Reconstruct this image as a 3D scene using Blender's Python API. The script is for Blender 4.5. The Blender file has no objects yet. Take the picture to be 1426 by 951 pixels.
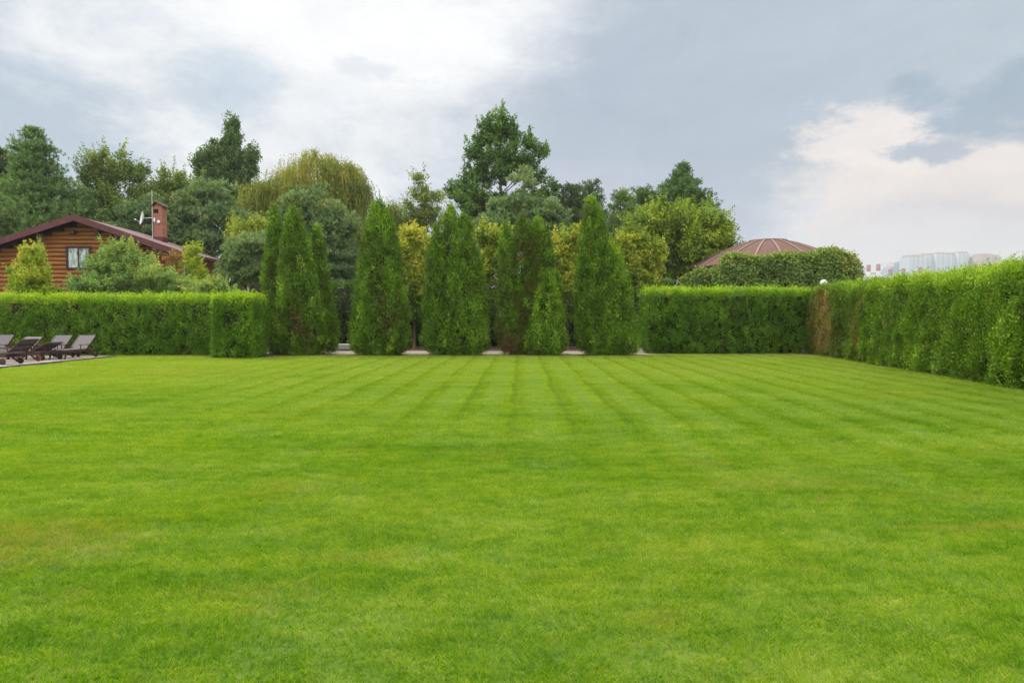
import bpy, math, random
import numpy as np
from mathutils import Vector
PI = math.pi
rng = np.random.default_rng(7)
random.seed(7)
scn = bpy.context.scene
COL = scn.collection

# ------------------------------------------------------------------ camera
F = 951.0                      # focal length expressed in the photo's pixels
CAMH = 1.6
PITCH = math.atan(33.5 / F)
cd = bpy.data.cameras.new('camera'); cd.lens = 24.0; cd.sensor_width = 36.0
cd.clip_start = 0.05; cd.clip_end = 9000
cam = bpy.data.objects.new('camera', cd); COL.objects.link(cam)
cam.location = (0, 0, CAMH); cam.rotation_euler = (PI / 2 - PITCH, 0, 0)
scn.camera = cam
scn.view_settings.view_transform = 'Standard'
scn.view_settings.look = 'None'
scn.view_settings.exposure = 0.22
scn.view_settings.gamma = 1.0
scn.view_settings.use_curve_mapping = False
scn.cycles.use_denoising = True
scn.cycles.denoising_prefilter = 'NONE'
scn.cycles.max_bounces = 6
scn.cycles.diffuse_bounces = 3
scn.cycles.glossy_bounces = 2
scn.cycles.transmission_bounces = 4
scn.cycles.transparent_max_bounces = 6
scn.cycles.volume_bounces = 0
scn.cycles.caustics_reflective = False
scn.cycles.caustics_refractive = False
scn.cycles.sample_clamp_indirect = 4.0


def at(px, py, Y):
    """real position of what the photo shows at a pixel, at a surveyed distance Y"""
    a = (px - 713) / F; b = (475.5 - py) / F
    ct, st = math.cos(PITCH), math.sin(PITCH)
    dy = ct + b * st; dz = -st + b * ct
    s = Y / dy
    return Vector((a * s, Y, CAMH + dz * s))


# ------------------------------------------------------------------ noise
def vnoise(P, seed=0):
    P = np.asarray(P, float); i = np.floor(P).astype(np.int64); f = P - i
    f = f * f * (3 - 2 * f)
    def h(a, b, c):
        n = (a * 73856093) ^ (b * 19349663) ^ (c * 83492791) ^ (seed * 2654435761)
        n = (n ^ (n >> 13)) * 1274126177
        n = n & 0x7fffffff
        n = (n ^ (n >> 16)) & 0xffff
        return n / 65535.0
    r = 0
    for dx in (0, 1):
        wx = f[:, 0] if dx else 1 - f[:, 0]
        for dy in (0, 1):
            wy = f[:, 1] if dy else 1 - f[:, 1]
            for dz in (0, 1):
                wz = f[:, 2] if dz else 1 - f[:, 2]
                r = r + wx * wy * wz * h(i[:, 0] + dx, i[:, 1] + dy, i[:, 2] + dz)
    return r


def fbm(P, o=3, seed=0):
    r = 0; a = 0.5; t = 0
    for k in range(o):
        r = r + a * vnoise(np.asarray(P) * (2.03 ** k), seed + k); t += a; a *= .55
    return r / t


def unit(v):
    return v / (np.linalg.norm(v, axis=1, keepdims=True) + 1e-9)


def rdir(n):
    return unit(rng.normal(size=(n, 3)))


# ------------------------------------------------------------------ materials
def srgb(r, g, b):
    f = lambda c: (c / 255 / 12.92) if c / 255 <= .04045 else ((c / 255 + .055) / 1.055) ** 2.4
    return (f(r), f(g), f(b), 1)


def newmat(name):
    m = bpy.data.materials.new(name); m.use_nodes = True
    nt = m.node_tree; nt.nodes.clear()
    return m, nt, nt.nodes, nt.links


def ramp(n, pts):
    r = n.new('ShaderNodeValToRGB'); e = r.color_ramp.elements
    while len(e) < len(pts): e.new(0.5)
    for k, (p, c) in enumerate(pts):
        e[k].position = p; e[k].color = (c[0], c[1], c[2], 1)
    return r


def leafmat(name, cols, trans=.30, gloss=.25, rough=.55, tgain=1.5, gain=1.25):
    trans *= .75
    """thin leaf: diffuse + translucent, colour picked by the leaf's own tint value"""
    m, nt, n, l = newmat(name)
    a = n.new('ShaderNodeAttribute'); a.attribute_name = 'tint'
    k = len(cols); cols = [tuple(min(.6, v * gain) for v in c) for c in cols]
    r = ramp(n, [(i / (k - 1), c) for i, c in enumerate(cols)])
    l.new(a.outputs['Fac'], r.inputs[0])
    p = n.new('ShaderNodeBsdfPrincipled'); p.inputs['Roughness'].default_value = rough
    p.inputs['Specular IOR Level'].default_value = gloss
    l.new(r.outputs[0], p.inputs['Base Color'])
    t = n.new('ShaderNodeBsdfTranslucent')
    hs = n.new('ShaderNodeMix'); hs.data_type = 'RGBA'; hs.blend_type = 'MULTIPLY'; hs.inputs[0].default_value = 1
    l.new(r.outputs[0], hs.inputs[6]); hs.inputs[7].default_value = (tgain * 1.1, tgain * 1.15, tgain * .5, 1)
    l.new(hs.outputs[2], t.inputs[0])
    mx = n.new('ShaderNodeMixShader'); mx.inputs[0].default_value = trans
    l.new(p.outputs[0], mx.inputs[1]); l.new(t.outputs[0], mx.inputs[2])
    o = n.new('ShaderNodeOutputMaterial'); l.new(mx.outputs[0], o.inputs[0])
    return m


def surfmat(name, c1, c2, scale=4.0, rough=.7, spec=.3, bump=.0, stretch=(1, 1, 1), detail=6, metal=0, bscale=None):
    m, nt, n, l = newmat(name)
    tc = n.new('ShaderNodeTexCoord'); mp = n.new('ShaderNodeMapping'); mp.inputs['Scale'].default_value = stretch
    l.new(tc.outputs['Object'], mp.inputs[0])
    nz = n.new('ShaderNodeTexNoise'); nz.inputs['Scale'].default_value = scale; nz.inputs['Detail'].default_value = detail
    nz.inputs['Roughness'].default_value = .6
    l.new(mp.outputs[0], nz.inputs[0])
    r = ramp(n, [(.3, c1), (.7, c2)]); l.new(nz.outputs[0], r.inputs[0])
    p = n.new('ShaderNodeBsdfPrincipled'); l.new(r.outputs[0], p.inputs['Base Color'])
    p.inputs['Roughness'].default_value = rough; p.inputs['Specular IOR Level'].default_value = spec
    p.inputs['Metallic'].default_value = metal
    if bump:
        b = n.new('ShaderNodeBump'); b.inputs['Strength'].default_value = bump; b.inputs['Distance'].default_value = .02
        if bscale:
            nz2 = n.new('ShaderNodeTexNoise'); nz2.inputs['Scale'].default_value = bscale; nz2.inputs['Detail'].default_value = 4
            l.new(mp.outputs[0], nz2.inputs[0]); l.new(nz2.outputs[0], b.inputs['Height'])
        else:
            l.new(nz.outputs[0], b.inputs['Height'])
        l.new(b.outputs[0], p.inputs['Normal'])
    o = n.new('ShaderNodeOutputMaterial'); l.new(p.outputs[0], o.inputs[0])
    return m


# foliage base colours (linear), dark -> light -> odd (yellow / brown)
M = {}
M['thuja'] = leafmat('thuja_foliage', [(.045, .090, .005), (.070, .155, .006), (.110, .215, .008), (.17, .29, .010), (.32, .42, .012)], gain=1.25)
M['thuja_old'] = leafmat('thuja_old_foliage', [(.085, .055, .014), (.036, .072, .004), (.062, .122, .006), (.115, .190, .008), (.23, .30, .014)], gain=1.9)
M['thuja_mixed'] = leafmat('thuja_mixed_foliage', [(.27, .165, .075), (.20, .15, .035), (.060, .105, .006), (.09, .175, .007), (.14, .255, .010), (.28, .38, .015)], gain=1.2)
M['pine'] = leafmat('pine_needles', [(.034, .062, .018), (.056, .105, .028), (.090, .150, .042), (.135, .20, .06), (.19, .22, .06)], trans=.2, gain=1.55)
M['pine_blue'] = leafmat('blue_pine_needles', [(.036, .066, .024), (.062, .108, .040), (.098, .155, .062), (.145, .205, .085), (.20, .22, .06)], trans=.2, gain=1.6)
M['pine_dark'] = leafmat('dark_pine_needles', [(.025, .045, .018), (.042, .072, .026), (.065, .105, .036), (.09, .13, .05)], trans=.15, gain=1.3)
M['poplar'] = leafmat('poplar_leaves', [(.032, .060, .018), (.055, .095, .026), (.080, .130, .036), (.115, .17, .055)], gain=1.5)
M['oak'] = leafmat('oak_leaves', [(.028, .060, .014), (.050, .098, .020), (.078, .140, .028), (.12, .185, .04)], gain=1.6)
M['birch'] = leafmat('birch_leaves', [(.055, .085, .018), (.095, .140, .028), (.14, .185, .038), (.20, .23, .045), (.28, .25, .05)], gain=1.5)
M['willow'] = leafmat('willow_leaves', [(.075, .105, .018), (.12, .155, .024), (.19, .21, .030), (.27, .25, .030), (.33, .27, .04)], gain=1.35)
M['maple_y'] = leafmat('yellow_shrub_leaves', [(.045, .085, .012), (.085, .145, .015), (.15, .21, .020), (.26, .30, .028), (.36, .35, .035)])
M['walnut'] = leafmat('walnut_leaves', [(.055, .100, .010), (.095, .155, .012), (.155, .22, .015), (.23, .28, .018), (.31, .31, .03)], gain=1.35)
M['lime'] = leafmat('lime_shrub_leaves', [(.07, .15, .012), (.12, .22, .014), (.20, .30, .016), (.32, .36, .02), (.36, .34, .05)])
M['shrub'] = leafmat('shrub_leaves', [(.04, .09, .025), (.075, .14, .04), (.13, .21, .05), (.21, .28, .065), (.30, .31, .07)], gain=1.45)
M['rusty'] = leafmat('rusty_leaves', [(.20, .06, .03), (.32, .11, .05), (.25, .18, .05), (.12, .18, .04)])
M['ivy'] = leafmat('creeper_leaves', [(.040, .070, .016), (.065, .112, .020), (.10, .155, .028), (.15, .20, .034), (.22, .20, .04), (.20, .11, .05)], gain=1.5)
M['bark'] = surfmat('bark', (.06, .045, .035), (.16, .12, .09), 6, .9, .1, .6, (1, 1, .25))
M['bark_pine'] = surfmat('pine_bark', (.10, .055, .035), (.26, .13, .07), 6, .9, .1, .6, (1, 1, .3))
M['bark_birch'] = surfmat('birch_bark', (.20, .18, .15), (.55, .53, .49), 5, .8, .2, .2, (.6, .6, 3))
M['twig'] = surfmat('hedge_twigs', (.018, .020, .010), (.050, .040, .022), 14, .95, .05)
M['log'] = surfmat('log_timber', (.19, .070, .016), (.40, .165, .042), 3, .5, .35, .3, (.35, 1, 5))
M['log_end'] = surfmat('log_end_timber', (.22, .15, .10), (.42, .31, .2), 8, .8, .2)
M['brown_wood'] = surfmat('dark_brown_wood', (.035, .014, .010), (.075, .032, .024), 3, .55, .35, .2, (1, 8, 8))
M['slat_wood'] = surfmat('greyed_slats', (.065, .050, .055), (.13, .105, .115), 3, .5, .25, .1, (1, 8, 8))
M['maroon'] = surfmat('maroon_board', (.085, .020, .024), (.125, .032, .038), 2, .45, .4)
M['shingle'] = surfmat('roof_shingles', (.13, .085, .08), (.24, .17, .16), 9, .85, .2, .4)
M['shingle_red'] = surfmat('dome_shingles', (.105, .055, .047), (.17, .095, .080), 7, .85, .2, .4)
M['rib'] = surfmat('roof_ribs', (.20, .13, .10), (.28, .19, .15), 5, .7, .3)
M['brick'] = None
M['white'] = surfmat('white_paint', (.70, .70, .70), (.80, .80, .80), 5, .4, .4)
M['steel'] = surfmat('grey_metal', (.40, .40, .40), (.55, .55, .55), 5, .4, .5)
M['globe'] = surfmat('white_globe', (.78, .78, .77), (.82, .82, .81), 5, .25, .5)
M['dark'] = surfmat('dark_interior', (.012, .010, .010), (.022, .018, .018), 4, .8, .2)
M['glass'] = surfmat('window_glass', (.03, .04, .045), (.05, .06, .065), 2, .08, .9)
M['paving'] = surfmat('patio_paving', (.30, .25, .23), (.44, .38, .36), 5, .8, .25, .2)
M['kerb'] = surfmat('dark_kerb', (.05, .05, .045), (.12, .11, .10), 8, .9, .2)
M['stone'] = surfmat('pale_stone', (.34, .34, .33), (.50, .50, .49), 6, .85, .2, .3)
M['soil'] = surfmat('soil_and_litter', (.10, .065, .04), (.22, .16, .11), 3, .95, .05, .5, bscale=30)
M['path'] = surfmat('gravel_path', (.26, .21, .175), (.40, .33, .29), 5, .95, .1, .4, bscale=40)
M['rubber'] = surfmat('wheel_rubber', (.03, .02, .018), (.06, .04, .035), 8, .7, .3)
M['wheel_red'] = surfmat('wheel_reddish', (.14, .05, .035), (.22, .08, .055), 8, .6, .3)


def curtain_mat():
    m, nt, n, l = newmat('net_curtain')
    tc = n.new('ShaderNodeTexCoord'); w = n.new('ShaderNodeTexNoise'); w.inputs['Scale'].default_value = 3.5
    mp = n.new('ShaderNodeMapping'); mp.inputs['Scale'].default_value = (2.6, 1, .7)
    l.new(tc.outputs['Object'], mp.inputs[0]); l.new(mp.outputs[0], w.inputs[0])
    r = ramp(n, [(.38, (.10, .15, .14)), (.52, (.42, .50, .48)), (.7, (.62, .70, .68))]); l.new(w.outputs[0], r.inputs[0])
    p = n.new('ShaderNodeBsdfPrincipled'); l.new(r.outputs[0], p.inputs['Base Color']); p.inputs['Roughness'].default_value = .7
    p.inputs['Coat Weight'].default_value = .6; p.inputs['Coat Roughness'].default_value = .05
    o = n.new('ShaderNodeOutputMaterial'); l.new(p.outputs[0], o.inputs[0])
    return m
M['curtain'] = curtain_mat()


def brick_mat():
    m, nt, n, l = newmat('red_brick')
    tc = n.new('ShaderNodeTexCoord'); mp = n.new('ShaderNodeMapping'); mp.inputs['Rotation'].default_value = (PI / 2, 0, 0)
    l.new(tc.outputs['Object'], mp.inputs[0])
    b = n.new('ShaderNodeTexBrick'); b.inputs['Scale'].default_value = 1
    b.inputs['Brick Width'].default_value = .25; b.inputs['Row Height'].default_value = .075; b.inputs['Mortar Size'].default_value = .008
    b.inputs['Color1'].default_value = (.36, .115, .06, 1); b.inputs['Color2'].default_value = (.27, .085, .05, 1)
    b.inputs['Mortar'].default_value = (.28, .2, .16, 1)
    l.new(mp.outputs[0], b.inputs[0])
    p = n.new('ShaderNodeBsdfPrincipled'); l.new(b.outputs[0], p.inputs['Base Color']); p.inputs['Roughness'].default_value = .85
    o = n.new('ShaderNodeOutputMaterial'); l.new(p.outputs[0], o.inputs[0])
    return m
M['brick'] = brick_mat()


def N(n, op, a=None, b=None, c=None, l=None):
    x = n.new('ShaderNodeMath'); x.operation = op
    for i, v in enumerate((a, b, c)):
        if v is None: continue
        if isinstance(v, (int, float)): x.inputs[i].default_value = v
        else: l.new(v, x.inputs[i])
    return x.outputs[0]


def mixc(n, l, f, a, b, mode='MIX'):
    x = n.new('ShaderNodeMix'); x.data_type = 'RGBA'; x.blend_type = mode
    if isinstance(f, (int, float)): x.inputs[0].default_value = f
    else: l.new(f, x.inputs[0])
    for s, v in ((6, a), (7, b)):
        if isinstance(v, tuple): x.inputs[s].default_value = (v[0], v[1], v[2], 1)
        else: l.new(v, x.inputs[s])
    return x.outputs[2]


def smooth(n, l, v, lo, hi):
    x = n.new('ShaderNodeMapRange'); x.interpolation_type = 'SMOOTHSTEP'
    l.new(v, x.inputs[0]); x.inputs[1].default_value = lo; x.inputs[2].default_value = hi
    return x.outputs[0]


def grass_mat(name, blade):
    """turf: colour varies over the ground (worn, yellowed, clover-dark patches; mown bands; far grazing sheen painted paler)"""
    m, nt, n, l = newmat(name)
    g = n.new('ShaderNodeNewGeometry'); pos = g.outputs['Position']
    sp = n.new('ShaderNodeSeparateXYZ'); l.new(pos, sp.inputs[0])
    def noise(scale, detail, stretch=(1, 1, 1), off=0, rough=.6):
        mp = n.new('ShaderNodeMapping'); mp.inputs['Scale'].default_value = stretch; mp.inputs['Location'].default_value = (off, off * .7, 0)
        l.new(pos, mp.inputs[0])
        z = n.new('ShaderNodeTexNoise'); z.inputs['Scale'].default_value = scale; z.inputs['Detail'].default_value = detail
        z.inputs['Roughness'].default_value = rough
        l.new(mp.outputs[0], z.inputs[0]); return z.outputs[0]
    flat = (1, 1, 0)
    big = noise(.30, 3, (.7, 1.3, 0), 11); mid = noise(1.3, 4, (.65, 1.5, 0), 31); sm = noise(5.0, 5, (.7, 1.4, 0), 51, .72)
    tiny = noise(17.0, 3, flat, 71, .7)
    v = N(n, 'ADD', N(n, 'MULTIPLY', big, .28, l=l), N(n, 'MULTIPLY', mid, .38, l=l), l=l)
    v = N(n, 'ADD', v, N(n, 'MULTIPLY', sm, .50, l=l), l=l)
    v = N(n, 'ADD', v, N(n, 'MULTIPLY', tiny, .30, l=l), l=l)
    v = N(n, 'ADD', v, -.09, l=l)
    v = N(n, 'ADD', v, N(n, 'MULTIPLY', smooth(n, l, sp.outputs[1], 3.0, 24.0), .12, l=l), l=l)  # paler with distance: grazing-angle sheen of the blades painted into the colour
    if blade:
        at_ = n.new('ShaderNodeAttribute'); at_.attribute_name = 'tint'
        v = N(n, 'ADD', v, N(n, 'MULTIPLY', N(n, 'SUBTRACT', at_.outputs['Fac'], .5, l=l), .24, l=l), l=l)
    r = ramp(n, GRASS_RAMP)
    l.new(v, r.inputs[0])
    col = r.outputs[0]
    # worn straw-coloured spots
    spot = None
    wx_ = N(n, 'MULTIPLY', N(n, 'SUBTRACT', noise(1.6, 5, flat, 301), .5, l=l), 1.6, l=l)
    for (sx, sy, srx, sry, k_) in ((-3.5, 4.8, .8, .55, .8), (-3.9, 4.1, .5, .3, .6), (-2.2, 6.3, .5, .25, .4), (3.8, 5.15, .75, .10, .75), (3.5, 6.0, .9, .08, .6), (2.0, 7.35, .32, .12, .8),
                                   (2.7, 6.5, .9, .22, .45), (.7, 3.55, .22, .12, .5), (-.9, 4.5, .4, .12, .4), (-3.9, 11.5, 1.0, .4, .4), (-7.2, 10.4, .6, .12, .7), (8.0, 14.0, 2.0, .5, .4), (5.5, 21, 2.4, .9, .45), (-9, 19.5, 2.6, 1.0, .45), (-12.5, 17.5, 2, .7, .4)):
        dx_ = N(n, 'DIVIDE', N(n, 'ADD', N(n, 'SUBTRACT', sp.outputs[0], sx, l=l), wx_, l=l), srx, l=l)
        dy_ = N(n, 'DIVIDE', N(n, 'ADD', N(n, 'SUBTRACT', sp.outputs[1], sy, l=l), N(n, 'MULTIPLY', wx_, .35, l=l), l=l), sry, l=l)
        d_ = N(n, 'SQRT', N(n, 'ADD', N(n, 'MULTIPLY', dx_, dx_, l=l), N(n, 'MULTIPLY', dy_, dy_, l=l), l=l), l=l)
        m_ = N(n, 'MULTIPLY', N(n, 'SUBTRACT', 1.0, smooth(n, l, d_, .3, 1.5), l=l), k_, l=l)
        spot = m_ if spot is None else N(n, 'MAXIMUM', spot, m_, l=l)
    spot = N(n, 'MULTIPLY', spot, smooth(n, l, noise(7.0, 3, flat, 333), .30, .60), l=l)
    col = mixc(n, l, N(n, 'MULTIPLY', spot, .75, l=l), col, (.36, .31, .055))
    # dry straw patches
    dry = smooth(n, l, noise(.75, 5, flat, 77, .65), .60, .74)
    dry = N(n, 'MULTIPLY', dry, smooth(n, l, noise(4.0, 3, flat, 91), .40, .62), l=l)
    col = mixc(n, l, N(n, 'MULTIPLY', dry, .60, l=l), col, (.34, .27, .06))
    # pale bluish worn tufts
    pale = smooth(n, l, noise(2.1, 5, flat, 143, .7), .60, .76)
    col = mixc(n, l, N(n, 'MULTIPLY', pale, .40, l=l), col, (.19, .28, .10))
    # mown bands running away from the house side, one mower width each
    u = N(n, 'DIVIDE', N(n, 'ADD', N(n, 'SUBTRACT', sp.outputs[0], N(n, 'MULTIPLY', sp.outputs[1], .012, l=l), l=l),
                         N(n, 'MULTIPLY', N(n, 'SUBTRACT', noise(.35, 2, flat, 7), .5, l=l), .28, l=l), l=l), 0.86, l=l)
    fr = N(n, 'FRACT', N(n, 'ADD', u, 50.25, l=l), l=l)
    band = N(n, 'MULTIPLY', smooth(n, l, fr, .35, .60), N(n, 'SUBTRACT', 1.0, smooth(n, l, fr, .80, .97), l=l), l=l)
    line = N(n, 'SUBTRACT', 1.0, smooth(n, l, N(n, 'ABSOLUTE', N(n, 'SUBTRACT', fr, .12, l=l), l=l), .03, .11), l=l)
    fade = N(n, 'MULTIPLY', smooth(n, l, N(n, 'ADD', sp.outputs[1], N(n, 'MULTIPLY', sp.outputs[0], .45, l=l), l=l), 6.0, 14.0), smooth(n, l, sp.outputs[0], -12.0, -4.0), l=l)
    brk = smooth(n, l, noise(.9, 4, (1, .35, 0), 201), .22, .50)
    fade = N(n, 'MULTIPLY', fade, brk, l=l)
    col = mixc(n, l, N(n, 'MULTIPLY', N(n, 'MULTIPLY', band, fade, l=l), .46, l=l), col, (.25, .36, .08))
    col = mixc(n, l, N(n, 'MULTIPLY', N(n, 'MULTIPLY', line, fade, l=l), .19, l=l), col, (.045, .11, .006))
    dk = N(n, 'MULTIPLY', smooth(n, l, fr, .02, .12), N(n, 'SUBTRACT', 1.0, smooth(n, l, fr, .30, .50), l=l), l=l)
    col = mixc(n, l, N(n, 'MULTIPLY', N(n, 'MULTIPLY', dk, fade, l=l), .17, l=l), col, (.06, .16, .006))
    p = n.new('ShaderNodeBsdfPrincipled'); p.inputs['Roughness'].default_value = .6; p.inputs['Specular IOR Level'].default_value = .2
    if blade:
        l.new(col, p.inputs['Base Color'])
        t = n.new('ShaderNodeBsdfTranslucent')
        l.new(mixc(n, l, 1.0, col, (1.35, 1.4, .6), 'MULTIPLY'), t.inputs[0])
        mx = n.new('ShaderNodeMixShader'); mx.inputs[0].default_value = .4
        l.new(p.outputs[0], mx.inputs[1]); l.new(t.outputs[0], mx.inputs[2]); out = mx.outputs[0]
    else:
        l.new(mixc(n, l, .6, col, (.05, .055, .018)), p.inputs['Base Color']); out = p.outputs[0]
        p.inputs['Roughness'].default_value = .9
    o = n.new('ShaderNodeOutputMaterial'); l.new(out, o.inputs[0])
    return m


GRASS_RAMP = [(.35, (.038, .118, .003)), (.48, (.080, .205, .004)), (.60, (.148, .285, .006)), (.72, (.245, .365, .018)), (.86, (.37, .43, .050))]
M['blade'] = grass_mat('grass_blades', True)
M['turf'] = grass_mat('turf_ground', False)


# ------------------------------------------------------------------ object helpers
def tag(o, label=None, cat=None, group=None, kind=None):
    if label: o['label'] = label
    if cat: o['category'] = cat
    if group: o['group'] = group
    if kind: o['kind'] = kind
    return o


def empty(name, loc=(0, 0, 0), rz=0):
    o = bpy.data.objects.new(name, None); COL.objects.link(o); o.location = loc; o.rotation_euler = (0, 0, rz)
    o.empty_display_size = .2
    return o


def meshobj(name, me, parent=None):
    o = bpy.data.objects.new(name, me); COL.objects.link(o)
    if parent: o.parent = parent
    return o


class MB:
    def __init__(s): s.v = []; s.f = []; s.m = []; s.cur = 0
    def add(s, vs, fs):
        b = len(s.v); s.v += [tuple(x) for x in vs]
        for f in fs: s.f.append(tuple(b + i for i in f)); s.m.append(s.cur)
    def box(s, x0, x1, y0, y1, z0, z1, bev=0):
        if bev:
            b = min(bev, (x1 - x0) * .3, (y1 - y0) * .3, (z1 - z0) * .3)
            pr = [(x0 + b, y0), (x1 - b, y0), (x1, y0 + b), (x1, y1 - b), (x1 - b, y1), (x0 + b, y1), (x0, y1 - b), (x0, y0 + b)]
            ins = [(x0 + 2 * b, y0 + b), (x1 - 2 * b, y0 + b), (x1 - b, y0 + 2 * b), (x1 - b, y1 - 2 * b), (x1 - 2 * b, y1 - b), (x0 + 2 * b, y1 - b), (x0 + b, y1 - 2 * b), (x0 + b, y0 + 2 * b)]
            rings = [(ins, z0), (pr, z0 + b), (pr, z1 - b), (ins, z1)]
            vs = [(p[0], p[1], z) for r, z in rings for p in r]
            fs = [tuple(range(7, -1, -1)), tuple(range(24, 32))]
            for k in range(3):
                for i in range(8): fs.append((k * 8 + i, k * 8 + (i + 1) % 8, k * 8 + 8 + (i + 1) % 8, k * 8 + 8 + i))
            s.add(vs, fs); return
        vs = [(x, y, z) for z in (z0, z1) for x, y in ((x0, y0), (x1, y0), (x1, y1), (x0, y1))]
        s.add(vs, [(3, 2, 1, 0), (4, 5, 6, 7), (0, 1, 5, 4), (1, 2, 6, 5), (2, 3, 7, 6), (3, 0, 4, 7)])
    def tube(s, pts, rad, n=6, cap=True):
        pts = [Vector(p) for p in pts]
        if not hasattr(rad, '__len__'): rad = [rad] * len(pts)
        vs = []; up = Vector((0, 0, 1))
        for i, p in enumerate(pts):
            d = (pts[min(i + 1, len(pts) - 1)] - pts[max(i - 1, 0)])
            d = d.normalized() if d.length > 1e-9 else up
            a = d.cross(up if abs(d.z) < .9 else Vector((1, 0, 0))).normalized(); b = d.cross(a)
            for k in range(n):
                t = 2 * PI * k / n
                vs.append(p + (a * math.cos(t) + b * math.sin(t)) * rad[i])
        fs = []
        for i in range(len(pts) - 1):
            for k in range(n):
                fs.append((i * n + k, i * n + (k + 1) % n, (i + 1) * n + (k + 1) % n, (i + 1) * n + k))
        if cap:
            fs.append(tuple(range(n))); fs.append(tuple((len(pts) - 1) * n + k for k in range(n - 1, -1, -1)))
        s.add(vs, fs)
    def lathe(s, prof, c=(0, 0, 0), n=24, a0=0, a1=2 * PI):
        full = abs(a1 - a0 - 2 * PI) < 1e-6; m = n if full else n + 1
        vs = [(c[0] + r * math.cos(a0 + (a1 - a0) * k / n), c[1] + r * math.sin(a0 + (a1 - a0) * k / n), c[2] + z) for r, z in prof for k in range(m)]
        fs = [(i * m + k, i * m + (k + 1) % m, (i + 1) * m + (k + 1) % m, (i + 1) * m + k) for i in range(len(prof) - 1) for k in range(n)]
        s.add(vs, fs)
    def prism(s, poly, y0, y1):
        """polygon given in x,z, extruded in y"""
        n = len(poly)
        vs = [(x, y0, z) for x, z in poly] + [(x, y1, z) for x, z in poly]
        fs = [tuple(range(n)), tuple(range(2 * n - 1, n - 1, -1))] + [(i, i + n, (i + 1) % n + n, (i + 1) % n) for i in range(n)]
        s.add(vs, fs)
    def mesh(s, name, mats, smooth=False):
        me = bpy.data.meshes.new(name); me.from_pydata(s.v, [], s.f)
        for m in (mats if isinstance(mats, (list, tuple)) else [mats]): me.materials.append(m)
        me.polygons.foreach_set('material_index', s.m)
        if smooth: me.polygons.foreach_set('use_smooth', [True] * len(s.f))
        me.update(); me.validate()
        return me
    def build(s, name, mats, parent=None, smooth=False, loc=None):
        o = meshobj(name, s.mesh(name, mats, smooth), parent)
        if loc: o.location = loc
        return o


class Leaves:
    """collects thin leaf-shaped quads (numpy), then links them as one mesh"""
    def __init__(s): s.V = []; s.T = []; s.core = None
    def add(s, P, D, Nn, L, W, tint, cup=0.0):
        P = np.asarray(P); D = unit(D); S = unit(np.cross(D, Nn)); n = len(P)
        L = np.broadcast_to(L, (n,))[:, None]; W = np.broadcast_to(W, (n,))[:, None]
        q = np.empty((n, 4, 3))
        q[:, 0] = P; q[:, 1] = P + D * L * .5 + S * W * .5; q[:, 2] = P + D * L; q[:, 3] = P + D * L * .5 - S * W * .5
        if cup:
            U = unit(np.cross(S, D)); q[:, 2] -= U * L * cup
        s.V.append(q.reshape(-1, 3)); s.T.append(np.clip(np.broadcast_to(tint, (n,)), 0, 1))
    def build(s, name, mat, parent=None, core=None, coremat=None, extra=None):
        V = np.concatenate(s.V); T = np.concatenate(s.T); nq = len(T)
        if core:
            cv = np.array(core.v, float); cf = core.f
            lens = np.array([len(f) for f in cf]); idx = np.array([i for f in cf for i in f], int)
        else:
            cv = np.zeros((0, 3)); lens = np.zeros(0, int); idx = np.zeros(0, int)
        nv = len(V)
        allv = np.concatenate([V, cv]).astype(np.float32)
        me = bpy.data.meshes.new(name)
        me.vertices.add(len(allv)); me.vertices.foreach_set('co', allv.ravel())
        loops = np.concatenate([np.arange(nv), idx + nv]).astype(np.int32)
        starts = np.concatenate([np.arange(nq) * 4, nq * 4 + np.concatenate([[0], np.cumsum(lens)])[:-1] if len(lens) else np.zeros(0)]).astype(np.int32)
        me.loops.add(len(loops)); me.loops.foreach_set('vertex_index', loops)
        me.polygons.add(len(starts)); me.polygons.foreach_set('loop_start', starts)
        me.materials.append(mat)
        mi = np.zeros(len(starts), np.int32)
        if core: me.materials.append(coremat); mi[nq:] = 1
        me.update(calc_edges=True)
        me.polygons.foreach_set('material_index', mi)
        a = me.attributes.new('tint', 'FLOAT', 'FACE')
        a.data.foreach_set('value', np.concatenate([T, np.zeros(len(lens))]).astype(np.float32))
        me.update()
        return meshobj(name, me, parent)


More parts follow.
